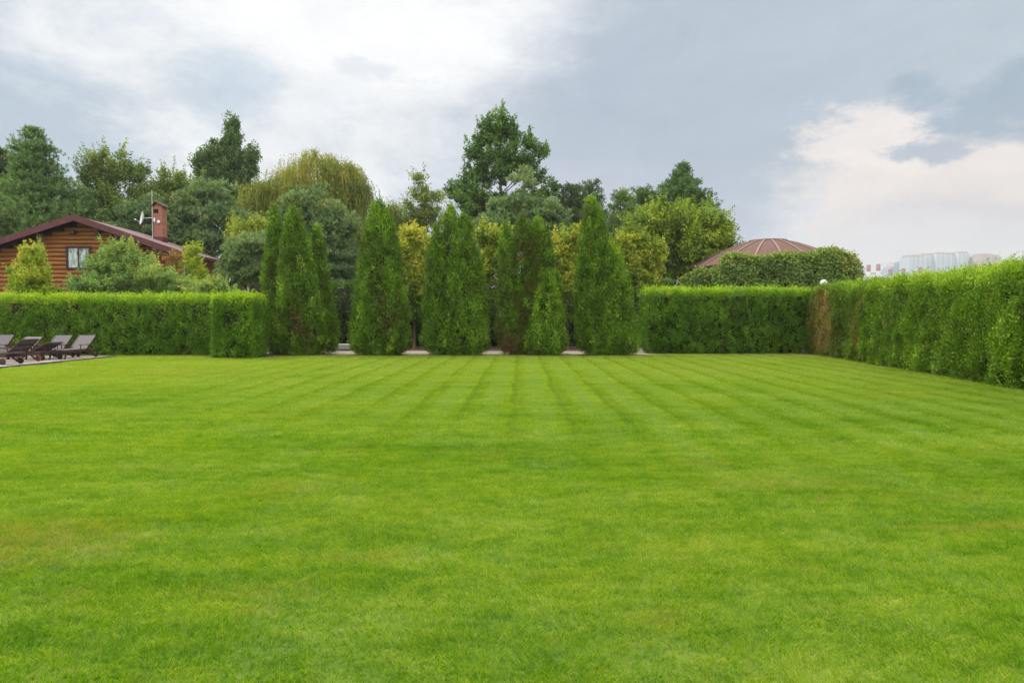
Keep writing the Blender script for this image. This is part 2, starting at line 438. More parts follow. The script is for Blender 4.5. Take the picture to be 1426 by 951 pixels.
# ------------------------------------------------------------------ hedges
def hedge_leaves(lv, c0, c1, h0, h1, thick, dens, L, W, seed, tint0=.42, top=.45, bump=.10, z0=0.0, back=.35, ends=(True, True), flute=0.0, brown=None, soft=.10, topshift=None):
    """sprays over a clipped hedge from c0 to c1 (front bottom line); front is to the right-hand normal"""
    c0 = np.array(c0, float); c1 = np.array(c1, float)
    d = c1 - c0; Ln = np.linalg.norm(d); d /= Ln
    nrm = np.array([d[1], -d[0]])                      # front normal
    def H(u): return h0 + (h1 - h0) * u / Ln
    hm = (h0 + h1) / 2
    faces = [('front', Ln * hm, 1.0), ('top', Ln * thick, 1.25), ('back', Ln * hm, back)]
    if ends[0]: faces.append(('e0', thick * hm, 1.0))
    if ends[1]: faces.append(('e1', thick * hm, 1.0))
    per = 26
    for nm, area, w in faces:
        n = int(area * dens * w / per)
        if n < 1: continue
        u = rng.random(n) * Ln; t = rng.random(n); Hh = H(u)
        if nm == 'front': a = np.zeros(n); z = t * Hh; nn = np.tile([nrm[0], nrm[1], .0], (n, 1))
        elif nm == 'back': a = np.full(n, thick); z = t * Hh; nn = np.tile([-nrm[0], -nrm[1], .0], (n, 1))
        elif nm == 'top': a = t * thick; z = Hh.copy(); nn = np.tile([0, 0, 1.], (n, 1))
        elif nm == 'e0': a = t * thick; u = np.zeros(n); z = rng.random(n) * h0; nn = np.tile([-d[0], -d[1], 0.], (n, 1))
        else: a = t * thick; u = np.full(n, Ln); z = rng.random(n) * h1; nn = np.tile([d[0], d[1], 0.], (n, 1))
        P = np.stack([c0[0] + d[0] * u - nrm[0] * a, c0[1] + d[1] * u - nrm[1] * a, z0 + z], 1)
        # round the shoulders and pull the foot in
        edge = np.clip((z - (Hh - .22)) / .22, 0, 1)
        foot = np.clip((.30 - z) / .30, 0, 1)
        fl = fbm(np.stack([u * 2.6 + seed, z * .8, a * 2.6], 1), 2, seed + 5)
        dz = (fbm(P * np.array([3.0, 3.0, 2.2]), 3, seed) - .5) * 2.6 * bump + (fl - .5) * 2 * flute - foot * .10
        P = P + nn * dz[:, None]
        if nm in ('front', 'back', 'e0', 'e1'): P = P - nn * (edge ** 2 * soft)[:, None]
        elif nm == 'top':
            ed = np.minimum(a, thick - a); P[:, 2] -= np.clip((.15 - ed) / .15, 0, 1) ** 2 * soft
        hole = vnoise(P * np.array([3.2, 3.2, 2.4]), seed + 9)
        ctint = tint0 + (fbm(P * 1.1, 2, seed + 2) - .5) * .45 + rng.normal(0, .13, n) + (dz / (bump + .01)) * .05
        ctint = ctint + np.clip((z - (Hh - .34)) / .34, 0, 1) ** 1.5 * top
        if brown is not None:
            bw = brown(u + (vnoise(P * 1.3, seed + 40) - .5) * 1.2, z) * np.clip(2.4 * (vnoise(P * np.array([3.5, 3.5, 1.8]), seed + 31) - .12), 0, 1.1)
            bw = np.clip(bw, 0, 1) * (rng.random(n) < .9); ctint = ctint * (1 - bw) + bw * (.02 + .18 * rng.random(n))
        keep = hole > .13
        P = P[keep]; nn = nn[keep]; ctint = ctint[keep]; n = len(P)
        r = .045 + .035 * rng.random(n)
        Q = np.repeat(P, per, 0) + rng.normal(size=(n * per, 3)) * np.repeat(r, per)[:, None] * np.array([1, 1, 1.5])
        nq = np.repeat(nn, per, 0)
        cd_ = np.repeat(rdir(n), per, 0)
        D = nq * .45 + np.array([0, 0, .7]) + cd_ * .85 + rdir(n * per) * .38
        lv.add(Q, D, nq * .6 + np.repeat(rdir(n), per, 0) * .9 + rdir(n * per) * .45, L * (.6 + .8 * rng.random(n * per)), W * (.7 + .6 * rng.random(n * per)),
               np.repeat(ctint, per) + rng.normal(0, .07, n * per), .15)
    core = MB(); ins = .30
    e0 = ins; e1 = Ln - ins
    def pt(u, a, z): return (c0[0] + d[0] * u - nrm[0] * a, c0[1] + d[1] * u - nrm[1] * a, z0 + z)
    vs = [pt(e0, ins, .05), pt(e1, ins, .05), pt(e1, thick - ins, .05), pt(e0, thick - ins, .05),
          pt(e0, ins, h0 - .19), pt(e1, ins, h1 - .19), pt(e1, thick - ins, h1 - .19), pt(e0, thick - ins, h0 - .19)]
    core.add(vs, [(3, 2, 1, 0), (4, 5, 6, 7), (0, 1, 5, 4), (1, 2, 6, 5), (2, 3, 7, 6), (3, 0, 4, 7)])
    return core


def join_core(a, b):
    o = len(a.v); a.v += b.v; a.f += [tuple(i + o for i in f) for f in b.f]; a.m += b.m


# left hedge (behind the patio) and the thicker block that ends it
lv = Leaves()
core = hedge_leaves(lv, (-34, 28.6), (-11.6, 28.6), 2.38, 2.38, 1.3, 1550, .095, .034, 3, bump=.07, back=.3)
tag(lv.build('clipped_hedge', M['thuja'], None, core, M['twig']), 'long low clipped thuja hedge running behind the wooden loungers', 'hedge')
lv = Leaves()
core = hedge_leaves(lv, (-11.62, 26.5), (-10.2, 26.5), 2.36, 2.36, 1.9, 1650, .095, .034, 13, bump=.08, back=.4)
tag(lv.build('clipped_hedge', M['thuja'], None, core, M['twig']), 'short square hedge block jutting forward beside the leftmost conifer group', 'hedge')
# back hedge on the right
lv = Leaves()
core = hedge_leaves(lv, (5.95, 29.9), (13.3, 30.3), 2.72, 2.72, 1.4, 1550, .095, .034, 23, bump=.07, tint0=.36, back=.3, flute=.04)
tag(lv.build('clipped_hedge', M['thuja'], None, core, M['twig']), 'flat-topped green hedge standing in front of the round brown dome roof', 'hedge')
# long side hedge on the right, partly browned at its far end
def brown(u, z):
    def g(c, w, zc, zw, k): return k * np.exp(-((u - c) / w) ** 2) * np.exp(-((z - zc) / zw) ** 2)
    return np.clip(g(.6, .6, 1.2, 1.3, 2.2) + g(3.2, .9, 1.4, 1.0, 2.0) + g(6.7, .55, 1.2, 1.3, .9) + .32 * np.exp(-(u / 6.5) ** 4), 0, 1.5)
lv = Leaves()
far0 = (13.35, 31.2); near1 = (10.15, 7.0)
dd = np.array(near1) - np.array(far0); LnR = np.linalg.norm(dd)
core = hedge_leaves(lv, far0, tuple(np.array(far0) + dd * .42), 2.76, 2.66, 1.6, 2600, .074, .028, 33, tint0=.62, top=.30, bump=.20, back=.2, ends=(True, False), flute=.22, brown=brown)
c2 = hedge_leaves(lv, tuple(np.array(far0) + dd * .42), near1, 2.66, 2.58, 1.6, 3500, .066, .024, 43, tint0=.64, top=.26, bump=.20, back=.15, ends=(False, True), flute=.22)
join_core(core, c2)
# a few unclipped shoots above the top
for k in range(46):
    f = rng.random() ** .8 * .72; z1 = .12 + .30 * rng.random() ** 2
    if k < 4: f = (.66, .68, .745, .75)[k]; z1 = .52
    b = np.array(far0) + dd * f; bp = np.array([b[0] + .2 + rng.random() * .9, b[1], 2.60])
    m = int(26 * z1 / .3); t = rng.random(m)
    lean = rng.normal(0, .12, 2)
    Q = bp + np.stack([lean[0] * t + rng.normal(0, .012, m), lean[1] * t + rng.normal(0, .012, m), t * (z1 + .1)], 1)
    lv.add(Q, np.array([0, 0, .8]) + rdir(m) * .7, rdir(m), .06, .018, .75 + rng.normal(0, .08, m))
tag(lv.build('clipped_hedge', M['thuja_mixed'], None, core, M['twig']), 'tall shaggy side hedge on the right with browned patches at its far end', 'hedge')


# ------------------------------------------------------------------ arborvitae row
def spire(lv, x, y, z1, r, seed, lean=(0, 0), dens=1.0, tint0=.40, flat=.85, rmid=None, z0=0.05, brownness=0.0):
    """flame-shaped column of upright sprays"""
    H = z1 - z0
    def R(t):                                  # t 0..1 up
        s = np.clip(t, 0, 1)
        foot = np.clip(s / .09, 0, 1) ** .6
        return .83 * r * (.42 + .58 * foot) * np.minimum(1.0, 1.06 * np.clip(1 - s, 0, 1) ** .54)
    area = 2 * PI * r * .8 * H
    per = 26
    n = int(area * 1550 * dens / per)
    t = rng.random(int(n * 1.5)); acc = rng.random(len(t)) < (R(t) / r + .06); t = t[acc][:n]; n = len(t)
    a = rng.random(n) * 2 * PI
    q = np.stack([np.cos(a) * 1.6, np.sin(a) * 1.6, t * H * .5], 1)
    lob = fbm(q + seed * 3.1, 2, seed); fin = fbm(np.stack([np.cos(a) * 4.2 * r, np.sin(a) * 4.2 * r, t * H * 1.9], 1), 2, seed + 4)
    rr = R(t) * (1 + (lob - .5) * .36) + (fin - .5) * .30 * np.clip((1 - t) / .2, .3, 1)
    depth = rng.random(n) ** 2 * .10
    rr = np.maximum(rr - depth, .01)
    nn = np.stack([np.cos(a), np.sin(a), .25 + t * .3], 1); nn = unit(nn)
    P = np.stack([x + np.cos(a) * rr + lean[0] * t, y + np.sin(a) * rr * flat + lean[1] * t, z0 + t * H], 1)
    hole = vnoise(P * np.array([3.4, 3.4, 2.2]), seed + 9)
    tint = tint0 + (fbm(P * 1.3, 2, seed + 2) - .5) * .40 + (fin - .5) * .75 + rng.normal(0, .11, n) + np.clip((t - .72) / .28, 0, 1) * .12  # hollows between plumes tinted darker, recess shade put into the leaf colour
    if brownness: tint -= brownness * np.clip((vnoise(P * np.array([1.2, 1.2, .7]), seed + 77) - .35) * 2.2, 0, 1)
    keep = hole > .16
    P = P[keep]; nn = nn[keep]; tint = tint[keep]; n = len(P)
    s = .050 + .04 * rng.random(n)
    Q = np.repeat(P, per, 0) + rng.normal(size=(n * per, 3)) * np.repeat(s, per)[:, None] * np.array([1, 1, 1.5])
    nq = np.repeat(nn, per, 0)
    D = nq * .40 + np.array([0, 0, .75]) + np.repeat(rdir(n), per, 0) * .85 + rdir(n * per) * .38
    lv.add(Q, D, nq * .6 + np.repeat(rdir(n), per, 0) * .9 + rdir(n * per) * .45, .095 * (.6 + .8 * rng.random(n * per)), .034 * (.7 + .6 * rng.random(n * per)),
           np.repeat(tint, per) + rng.normal(0, .07, n * per), .15)
    core = MB()
    prof = [(max(.02, float(R(np.array(tt))) - .36), z0 + tt * H) for tt in np.linspace(.02, .9, 14)]
    core.lathe([(.02, prof[0][1])] + prof + [(.005, prof[-1][1] + .05)], (x, y, 0), 12)
    core.v = [(vx + lean[0] * (vz - z0) / H, y + (vy - y) * flat + lean[1] * (vz - z0) / H, vz) for vx, vy, vz in core.v]
    return core


def arborvitae(label, spires, mat='thuja_old', dens=1.0):
    """spires: (tip px, tip py, base centre px, base half width px, depth Y, tint, brown)"""
    base = at(spires[0][2], 480, spires[0][4])
    t = empty('arborvitae', (base.x, base.y, 0))
    tag(t, label, 'conifer', 'arborvitae planted along the far edge of the lawn')
    lv = Leaves(); core = None
    for k, s in enumerate(spires):
        tip = at(s[0], s[1], s[4]); b = at(s[2], 480, s[4]); r = s[3] * s[4] / F
        c = spire(lv, b.x - base.x, s[4] - base.y, tip.z - .06, r, int(s[0]), (tip.x - b.x, 0), dens, s[5], brownness=s[6])
        if core: join_core(core, c)
        else: core = c
    lv.build('crown', M[mat], t, core, M['twig'])
    tr = MB(); tr.tube([(0, 0, -.05), (0, 0, 1.2)], [.09, .06], 8)
    tr.build('trunk', M['bark'], t)
    return t


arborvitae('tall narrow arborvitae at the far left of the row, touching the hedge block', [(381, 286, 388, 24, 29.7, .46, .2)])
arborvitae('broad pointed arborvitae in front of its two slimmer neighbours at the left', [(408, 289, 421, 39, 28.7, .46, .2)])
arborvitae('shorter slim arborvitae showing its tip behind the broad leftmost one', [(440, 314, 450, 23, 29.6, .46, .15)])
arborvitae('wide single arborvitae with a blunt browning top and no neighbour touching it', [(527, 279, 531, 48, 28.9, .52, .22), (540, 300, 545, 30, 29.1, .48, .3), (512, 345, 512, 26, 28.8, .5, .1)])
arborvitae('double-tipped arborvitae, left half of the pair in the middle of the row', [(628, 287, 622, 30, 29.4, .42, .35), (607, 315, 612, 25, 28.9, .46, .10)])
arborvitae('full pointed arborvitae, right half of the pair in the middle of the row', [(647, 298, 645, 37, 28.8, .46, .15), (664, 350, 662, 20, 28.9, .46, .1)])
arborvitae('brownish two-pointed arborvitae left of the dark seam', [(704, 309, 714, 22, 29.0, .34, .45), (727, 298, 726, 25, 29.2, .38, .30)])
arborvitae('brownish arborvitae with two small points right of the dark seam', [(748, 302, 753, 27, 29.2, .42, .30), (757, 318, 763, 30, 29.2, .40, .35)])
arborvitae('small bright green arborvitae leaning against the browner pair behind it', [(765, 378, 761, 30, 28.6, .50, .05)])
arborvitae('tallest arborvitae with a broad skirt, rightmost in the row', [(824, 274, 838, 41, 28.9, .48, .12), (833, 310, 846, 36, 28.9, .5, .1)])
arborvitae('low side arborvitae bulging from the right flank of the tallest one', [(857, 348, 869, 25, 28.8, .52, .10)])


# ------------------------------------------------------------------ trees
def clumps_in(lobes, n, bias=.35):
    """lobes: (cx, cz, rx, rz, cy, ry) in metres; returns centres, lobe ids"""
    w = np.array([l[2] * l[3] for l in lobes]); w = w / w.sum()
    ids = rng.choice(len(lobes), n, p=w)
    L = np.array(lobes)[ids]
    d = rdir(n); u = rng.random(n) ** bias
    P = np.stack([L[:, 0] + d[:, 0] * L[:, 2] * u, L[:, 4] + d[:, 1] * L[:, 5] * u, L[:, 1] + d[:, 2] * L[:, 3] * u], 1)
    return P, ids, d


def trunk_mesh(t, base_r, top, centres, mat, nb=22, lean=(0, 0), bend=.25, start=.22):
    mb = MB(); pts = []; rad = []
    for k in range(8):
        s = k / 7
        pts.append(Vector((lean[0] * s + bend * (random.random() - .5) * s, lean[1] * s + bend * (random.random() - .5) * s, -.1 + (top + .1) * s)))
        rad.append(base_r * (1 - s * .86) + (.12 * base_r if k == 0 else 0))
    mb.tube(pts, rad, 8)
    idx = np.argsort(-np.linalg.norm(centres[:, :2], axis=1) * rng.random(len(centres)))[:nb]
    for i in idx:
        c = Vector(centres[i]); h = max(top * start, min(top * .92, c.z - (abs(c.x) + abs(c.y)) * .55))
        s = h / top; j = min(6, int(s * 7)); f = s * 7 - j
        a = pts[j].lerp(pts[j + 1], f); r = base_r * (1 - s * .86) * .42
        mid = a.lerp(c, .5) + Vector((0, 0, .12 * (c - a).length)) + Vector((random.uniform(-.1, .1), random.uniform(-.1, .1), 0)) * (c - a).length
        mb.tube([a, a.lerp(mid, .5), mid, mid.lerp(c, .6), c], [r, r * .8, r * .6, r * .4, r * .15], 5, False)
    return mb.build('trunk', mat, t, True)


def tree(name, label, cat, lobes_px, Y, kind, mat, bark='bark', cs=.55, nc=140, per=150, L=.16, W=.10, tint=.45, group='trees growing behind the lawn',
         trunk_r=.18, seed=1, sprig=1.6, squash=.7, airy=0.0, up=0.0, droop=0.0, depth=.85, nb=22, tspread=.35, top_tint=.12, bias=.35):
    k = Y / F
    xs = sum(l[0] * l[2] for l in lobes_px) / sum(l[2] for l in lobes_px)
    bx = at(xs, 440, Y).x
    t = empty(name, (bx, Y, 0)); tag(t, label, cat, group)
    lobes = []
    for (px, py, rx, ry) in lobes_px:
        p = at(px, py, Y); lobes.append((p.x - bx, p.z, rx * k, ry * k, random.uniform(-.3, .3) * rx * k * .5, rx * k * depth))
    zt = max(l[1] + l[3] for l in lobes); zb = min(l[1] - l[3] for l in lobes)
    inner = [(l[0], l[1], l[2] - cs * .6 if l[2] > cs * 1.2 else l[2] * .5, l[3] - cs * .6 if l[3] > cs * 1.2 else l[3] * .5, l[4], max(.1, l[5] - cs * .6)) for l in lobes]
    C, ids, dirs = clumps_in(inner, nc, bias)
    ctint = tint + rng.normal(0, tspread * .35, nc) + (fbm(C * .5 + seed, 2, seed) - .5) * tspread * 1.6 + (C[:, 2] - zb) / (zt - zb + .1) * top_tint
    cr = cs * (.45 + 1.0 * rng.random(nc))
    C = C + (rng.normal(size=(nc, 3)) * cs * (.15 if kind == 'willow' else .38))
    C[:, 2] = np.maximum(C[:, 2], .5)
    lv = Leaves(); ctint = ctint + rng.normal(0, .06, nc)
    if kind == 'broad':
        n = nc * per
        cid = np.repeat(np.arange(nc), per)
        d = rdir(n); u = rng.random(n) ** .5
        P = C[cid] + d * (cr[cid] * u)[:, None] * np.array([1, 1, squash])
        if airy:
            keep = vnoise(P * 1.6 + seed, seed) > airy
            P = P[keep]; d = d[keep]; cid = cid[keep]; n = len(P)
        nrm = d * .6 + np.array([0, 0, .55]) + rdir(n) * .75
        D = rdir(n) + d * .5 + np.array([0, 0, up - droop])
        lv.add(P, D, nrm, L * (.6 + .8 * rng.random(n)), W * (.6 + .8 * rng.random(n)), ctint[cid] + rng.normal(0, .10, n), .12)
        ns = int(nc * sprig); sc = rng.integers(0, nc, ns); m = 16
        sd_ = unit(dirs[sc] + np.array([0, 0, .9 + up - droop]) + rdir(ns) * .5); sl_ = cs * (.7 + 1.0 * rng.random(ns))
        o_ = C[sc] + sd_ * (cr[sc] * .5)[:, None]; tt = np.tile(np.linspace(.1, 1, m), ns)
        Q = np.repeat(o_, m, 0) + np.repeat(sd_ * sl_[:, None], m, 0) * tt[:, None] + rng.normal(size=(ns * m, 3)) * .05 * (1.4 - tt)[:, None]
        lv.add(Q, rdir(ns * m) + np.repeat(sd_, m, 0) * .6, rdir(ns * m) + np.array([0, 0, .4]), L * (.5 + .7 * rng.random(ns * m)), W * (.6 + .6 * rng.random(ns * m)), np.repeat(ctint[sc] + .06, m) + rng.normal(0, .1, ns * m), .1)
    elif kind == 'needle':
        # tufts: needles radiating from shoot tips
        nt = per; n = nc * nt; cid = np.repeat(np.arange(nc), nt)
        d = rdir(n); d[:, 2] = np.abs(d[:, 2]) * .9 - .15; d = unit(d)
        P = C[cid] + d * (cr[cid] * (.45 + .55 * rng.random(n)))[:, None] * np.array([1, 1, squash])
        sh = unit(d + np.array([0, 0, .8]) + rdir(n) * .35)
        m = 8
        Q = np.repeat(P, m, 0) + np.repeat(sh, m, 0) * (rng.random(n * m) * .16)[:, None]
        D = np.repeat(sh, m, 0) * .9 + rdir(n * m) * .8
        lv.add(Q, D, rdir(n * m), L * (.7 + .5 * rng.random(n * m)), W, np.repeat(ctint[cid] + rng.normal(0, .16, n), m) + rng.normal(0, .06, n * m))
    elif kind == 'willow':
        ns = per; n = nc * ns; cid = np.repeat(np.arange(nc), ns)
        d = rdir(n)
        P = C[cid] + d * (cr[cid] * rng.random(n) ** .4)[:, None] * np.array([1, 1, .25])
        ln = .7 + 1.5 * rng.random(n); m = 18
        nb_ = nc * 90; cb = np.repeat(np.arange(nc), 90); db = rdir(nb_)
        lv.add(C[cb] + db * (cr[cb] * rng.random(nb_) ** .4)[:, None] * np.array([1, 1, .6]), rdir(nb_) + np.array([0, 0, -.9]), db + rdir(nb_), .16 * (.6 + .8 * rng.random(nb_)), .06, ctint[cb] + rng.normal(0, .12, nb_))
        tt = np.tile(np.linspace(0, 1, m), n) + rng.random(n * m) * .05
        out = unit(np.stack([C[cid][:, 0], C[cid][:, 1], np.zeros(n)], 1)) * .35
        Q = np.repeat(P, m, 0) + np.repeat(out, m, 0) * (np.sqrt(tt) * .8)[:, None] + np.stack([rng.normal(0, .02, n * m), rng.normal(0, .02, n * m), -tt * np.repeat(ln, m)], 1)
        Q[:, 2] = np.maximum(Q[:, 2], .4)
        D = np.array([0, 0, -1.]) + rdir(n * m) * .45
        lv.add(Q, D, rdir(n * m), L * (.7 + .6 * rng.random(n * m)), W, np.repeat(ctint[cid] + rng.normal(0, .07, n), m) + rng.normal(0, .06, n * m))
    lv.build('crown', M[mat], t)
    trunk_mesh(t, trunk_r, max(zt * .82, 1.0), C, M[bark], nb)
    return t


def conifer(name, label, px, top, bot, halfw, Y, mat, seed, cat='pine tree', tiers=13, L=.22, W=.055, tuft=26, open_=.2, tint=.45, tipup=.5, power=.8, group='trees growing behind the lawn', bark='bark_pine'):
    """pine with whorled boughs carrying needle tufts"""
    k = Y / F; b = at(px, 440, Y); zt = at(px, top, Y).z; zb = at(px, bot, Y).z; R0 = halfw * k
    t = empty(name, (b.x, Y, 0)); tag(t, label, cat, group)
    lv = Leaves(); mb = MB(); rs = random.Random(seed)
    lean = rs.uniform(-.25, .25)
    mb.tube([(0, 0, -.1), (lean * .4, 0, zt * .5), (lean, 0, zt - .1)], [.20, .13, .025], 8)
    TP = []; TD = []; TT = []
    for i in range(tiers):
        s = (i + rs.random() * .6) / tiers
        z = zb + (zt - zb) * s; R = R0 * (1 - s) ** power * (.75 + .5 * rs.random()) + .12
        nbn = 7 if s < .8 else 5
        a0 = rs.random() * 6.28
        for j in range(nbn):
            if rs.random() < open_ * .5: continue
            a = a0 + 6.283 * j / nbn + rs.uniform(-.3, .3); r = R * rs.uniform(.65, 1.1)
            rise = r * (tipup * (.3 + s) * rs.uniform(.6, 1.2))
            o = np.array([lean * z / zt, 0, z]); e = o + np.array([math.cos(a) * r, math.sin(a) * r, rise])
            m_ = o * .45 + e * .55 - np.array([0, 0, r * .10])
            mb.tube([tuple(o), tuple(m_), tuple(e)], [.035 + .02 * (1 - s), .022, .008], 4, False)
            nt = max(4, int(tuft * (r / max(R0, .5)) ** 1.1) + 3)
            f = .25 + .75 * np.array([rs.random() for _ in range(nt)]) ** .7
            base = o[None] * (1 - f[:, None]) + e[None] * f[:, None]
            sp = (.12 + .24 * r * (1 - f * .6))[:, None]
            base = base + rng.normal(size=(nt, 3)) * sp * np.array([1, 1, .35]) + np.array([0, 0, .04])
            TP.append(base); dd_ = np.array([math.cos(a) * .6, math.sin(a) * .6, .75])
            TD.append(unit(dd_ + rng.normal(size=(nt, 3)) * .35)); TT.append(np.full(nt, tint + rs.uniform(-.13, .13)) + rng.normal(0, .05, nt))
    nt = 14
    TP.append(np.stack([rng.normal(lean, .05, nt), rng.normal(0, .05, nt), zt - rng.random(nt) * .5], 1)); TD.append(unit(np.array([0, 0, 1.]) + rng.normal(size=(nt, 3)) * .3)); TT.append(np.full(nt, tint))
    P = np.concatenate(TP); Dr = np.concatenate(TD); T = np.concatenate(TT); m = 15; n = len(P) * m
    Q = np.repeat(P, m, 0) + np.repeat(Dr, m, 0) * (rng.random(n) * .30)[:, None] + rng.normal(0, .02, (n, 3))
    D = np.repeat(Dr, m, 0) * .8 + rdir(n) * .8
    lv.add(Q, D, rdir(n), L * (.7 + .5 * rng.random(n)), W, np.repeat(T, m) + rng.normal(0, .06, n))
    lv.build('crown', M[mat], t); mb.build('trunk', M[bark], t, True)
    return t


TG = 'trees growing behind the lawn'
# --- far left, behind the log house
conifer('pine_tree', 'broad bushy pine rising behind the left slope of the house roof', 56, 182, 345, 98, 47, 'pine', 1, tiers=18, tuft=85, tipup=.22, power=1.0, tint=.45, open_=.0)
conifer('pine_tree', 'dark pine cut by the left edge of the picture behind the house', 2, 212, 350, 45, 52, 'pine_dark', 2, tiers=12, tuft=50, power=.5, tint=.5)
tree('broadleaf_tree', 'yellowish tree peeking out left of the broad bushy pine', 'tree', [(18, 222, 16, 18), (10, 260, 30, 45), (25, 300, 40, 40)], 56, 'broad', 'birch', nc=90, per=160, cs=.8, tint=.65, seed=3)
tree('birch_tree', 'tall loose birch between the bushy pine and the chimney', 'tree', [(150, 232, 36, 26), (190, 240, 24, 24), (128, 262, 30, 42), (178, 275, 48, 50), (150, 318, 60, 42)], 50, 'broad', 'birch', 'bark_birch', nc=230, per=170, cs=.62, airy=.24, tint=.30, seed=4, top_tint=.0, up=.4)
tree('birch_tree', 'smaller birch just left of the dark poplar', 'tree', [(238, 252, 26, 20), (225, 285, 32, 34), (262, 280, 26, 30), (250, 318, 40, 30)], 52, 'broad', 'birch', 'bark_birch', nc=150, per=170, cs=.62, airy=.22, tint=.36, seed=5, up=.3)
tree('pine_tree', 'rounded pine with spreading pads directly behind the chimney', 'pine tree', [(202, 300, 34, 30), (180, 335, 40, 30), (228, 330, 36, 34)], 47, 'needle', 'pine_blue', 'bark_pine', nc=90, per=46, cs=.7, L=.20, W=.060, squash=.6, tint=.40, seed=6)
tree('poplar_tree', 'tall dark upright poplar with three rounded columns, left of the willow', 'tree',
     [(323, 200, 15, 40), (318, 232, 20, 36), (300, 228, 14, 34), (284, 232, 13, 27), (341, 238, 12, 34), (352, 224, 8, 28), (318, 275, 42, 30), (285, 260, 16, 26)], 62, 'broad', 'poplar', nc=520, per=120, cs=.42, L=.17, W=.12, squash=1.5, up=1.2, tint=.45, seed=7, tspread=.4, bias=.4, sprig=.4)
tree('pine_tree', 'wide blue-green pine with cloud-like pads right of the chimney', 'pine tree', [(290, 272, 40, 28), (262, 310, 34, 26), (310, 305, 44, 34), (290, 345, 58, 28), (255, 350, 36, 26)], 48, 'needle', 'pine_blue', 'bark_pine', nc=170, per=46, cs=.75, L=.20, W=.060, squash=.6, tint=.42, seed=8)
tree('willow_tree', 'large yellow-green weeping willow with drooping curtains', 'tree',
     [(440, 238, 48, 34), (475, 246, 36, 32), (400, 254, 38, 30), (380, 266, 36, 26), (488, 262, 32, 34), (365, 272, 32, 34), (455, 285, 56, 38), (345, 290, 28, 30)], 56, 'willow', 'willow', nc=300, per=17, cs=.85, L=.20, W=.055, tint=.34, seed=9, trunk_r=.35, tspread=.42, top_tint=.15, bias=.2)
tree('pine_tree', 'blue-green pine in front of the willow, above the leftmost arborvitae', 'pine tree', [(432, 282, 36, 20), (405, 300, 36, 24), (458, 312, 34, 26), (430, 345, 50, 30), (470, 372, 34, 36), (478, 330, 20, 30)], 42, 'needle', 'pine_blue', 'bark_pine', nc=190, per=44, cs=.6, L=.18, W=.052, squash=.6, tint=.42, seed=10)
tree('pine_shrub', 'bushy grey-green pine between the house and the arborvitae', 'pine tree', [(350, 348, 34, 22), (335, 378, 30, 24), (362, 385, 24, 28), (320, 398, 20, 16)], 34, 'needle', 'pine_blue', 'bark_pine', nc=130, per=46, cs=.42, L=.15, W=.042, squash=.6, tint=.5, seed=11, trunk_r=.1)
tree('yellow_shrub', 'patch of golden foliage above the bushy grey-green pine', 'shrub', [(345, 322, 26, 14), (362, 316, 14, 12), (330, 340, 20, 10)], 36, 'broad', 'maple_y', nc=60, per=130, cs=.4, L=.12, W=.06, tint=.62, seed=12, trunk_r=.06)
# --- middle
tree('willow_tree', 'small pale willow beyond the blunt-topped arborvitae', 'tree', [(548, 288, 20, 16), (560, 310, 28, 22), (536, 310, 18, 24)], 60, 'willow', 'willow', nc=70, per=16, cs=.8, L=.16, W=.05, tint=.25, seed=13)
tree('birch_tree', 'thin airy birch left of the tall oak with sky showing through', 'tree', [(585, 252, 13, 15), (582, 278, 21, 22), (604, 272, 15, 18), (600, 300, 30, 20), (578, 312, 24, 22)], 58, 'broad', 'birch', 'bark_birch', nc=120, per=120, cs=.55, airy=.32, droop=.5, tint=.32, seed=14, top_tint=.05)
tree('oak_tree', 'tallest broadleaf tree with a ragged crown towering over the row', 'tree',
     [(695, 180, 18, 32), (676, 190, 16, 26), (714, 190, 14, 28), (738, 198, 14, 20), (660, 212, 14, 20), (752, 216, 10, 16), (700, 225, 44, 36), (748, 240, 16, 18), (665, 246, 24, 22), (640, 268, 26, 18), (665, 282, 46, 30), (768, 266, 16, 18), (735, 290, 46, 34), (690, 320, 70, 30)],
     52, 'broad', 'oak', nc=640, per=95, cs=.38, L=.17, W=.11, airy=.24, tint=.46, seed=15, trunk_r=.32, nb=80, bias=.6, up=.4, sprig=2.0)
tree('pine_tree', 'soft blue-green pine growing in front of the tall oak', 'pine tree', [(728, 262, 18, 20), (705, 285, 30, 18), (745, 300, 44, 20), (700, 315, 40, 20), (775, 318, 24, 24), (735, 335, 50, 20)], 44, 'needle', 'pine_blue', 'bark_pine', nc=170, per=44, cs=.6, L=.18, W=.052, squash=.6, tint=.52, seed=16)
conifer('pine_tree', 'slim dark pine just right of the tall oak', 794, 262, 345, 24, 52, 'pine_dark', 17, tiers=10, tuft=26, power=.55, tint=.7, tipup=.9)
conifer('pine_tree', 'pine tip peeping out behind the tallest arborvitae', 824, 262, 340, 22, 56, 'pine_dark', 18, tiers=9, tuft=22, power=.5, tint=.8, tipup=.9)
conifer('pine_tree', 'thin open pine in the gap right of the tallest arborvitae', 862, 273, 350, 22, 50, 'pine', 19, tiers=8, tuft=18, power=.5, tint=.5, tipup=1.0)
tree('yellow_maple', 'yellow and green maple between the blunt arborvitae and the middle pair', 'tree', [(576, 330, 20, 18), (564, 352, 22, 26), (592, 365, 22, 40), (575, 390, 26, 34), (575, 430, 26, 26)], 34.5, 'broad', 'maple_y', nc=210, per=130, cs=.32, L=.12, W=.085, tint=.12, tspread=.45, sprig=1.0, bias=.5, seed=20, trunk_r=.08, top_tint=.85, group='yellowing maples behind the arborvitae')
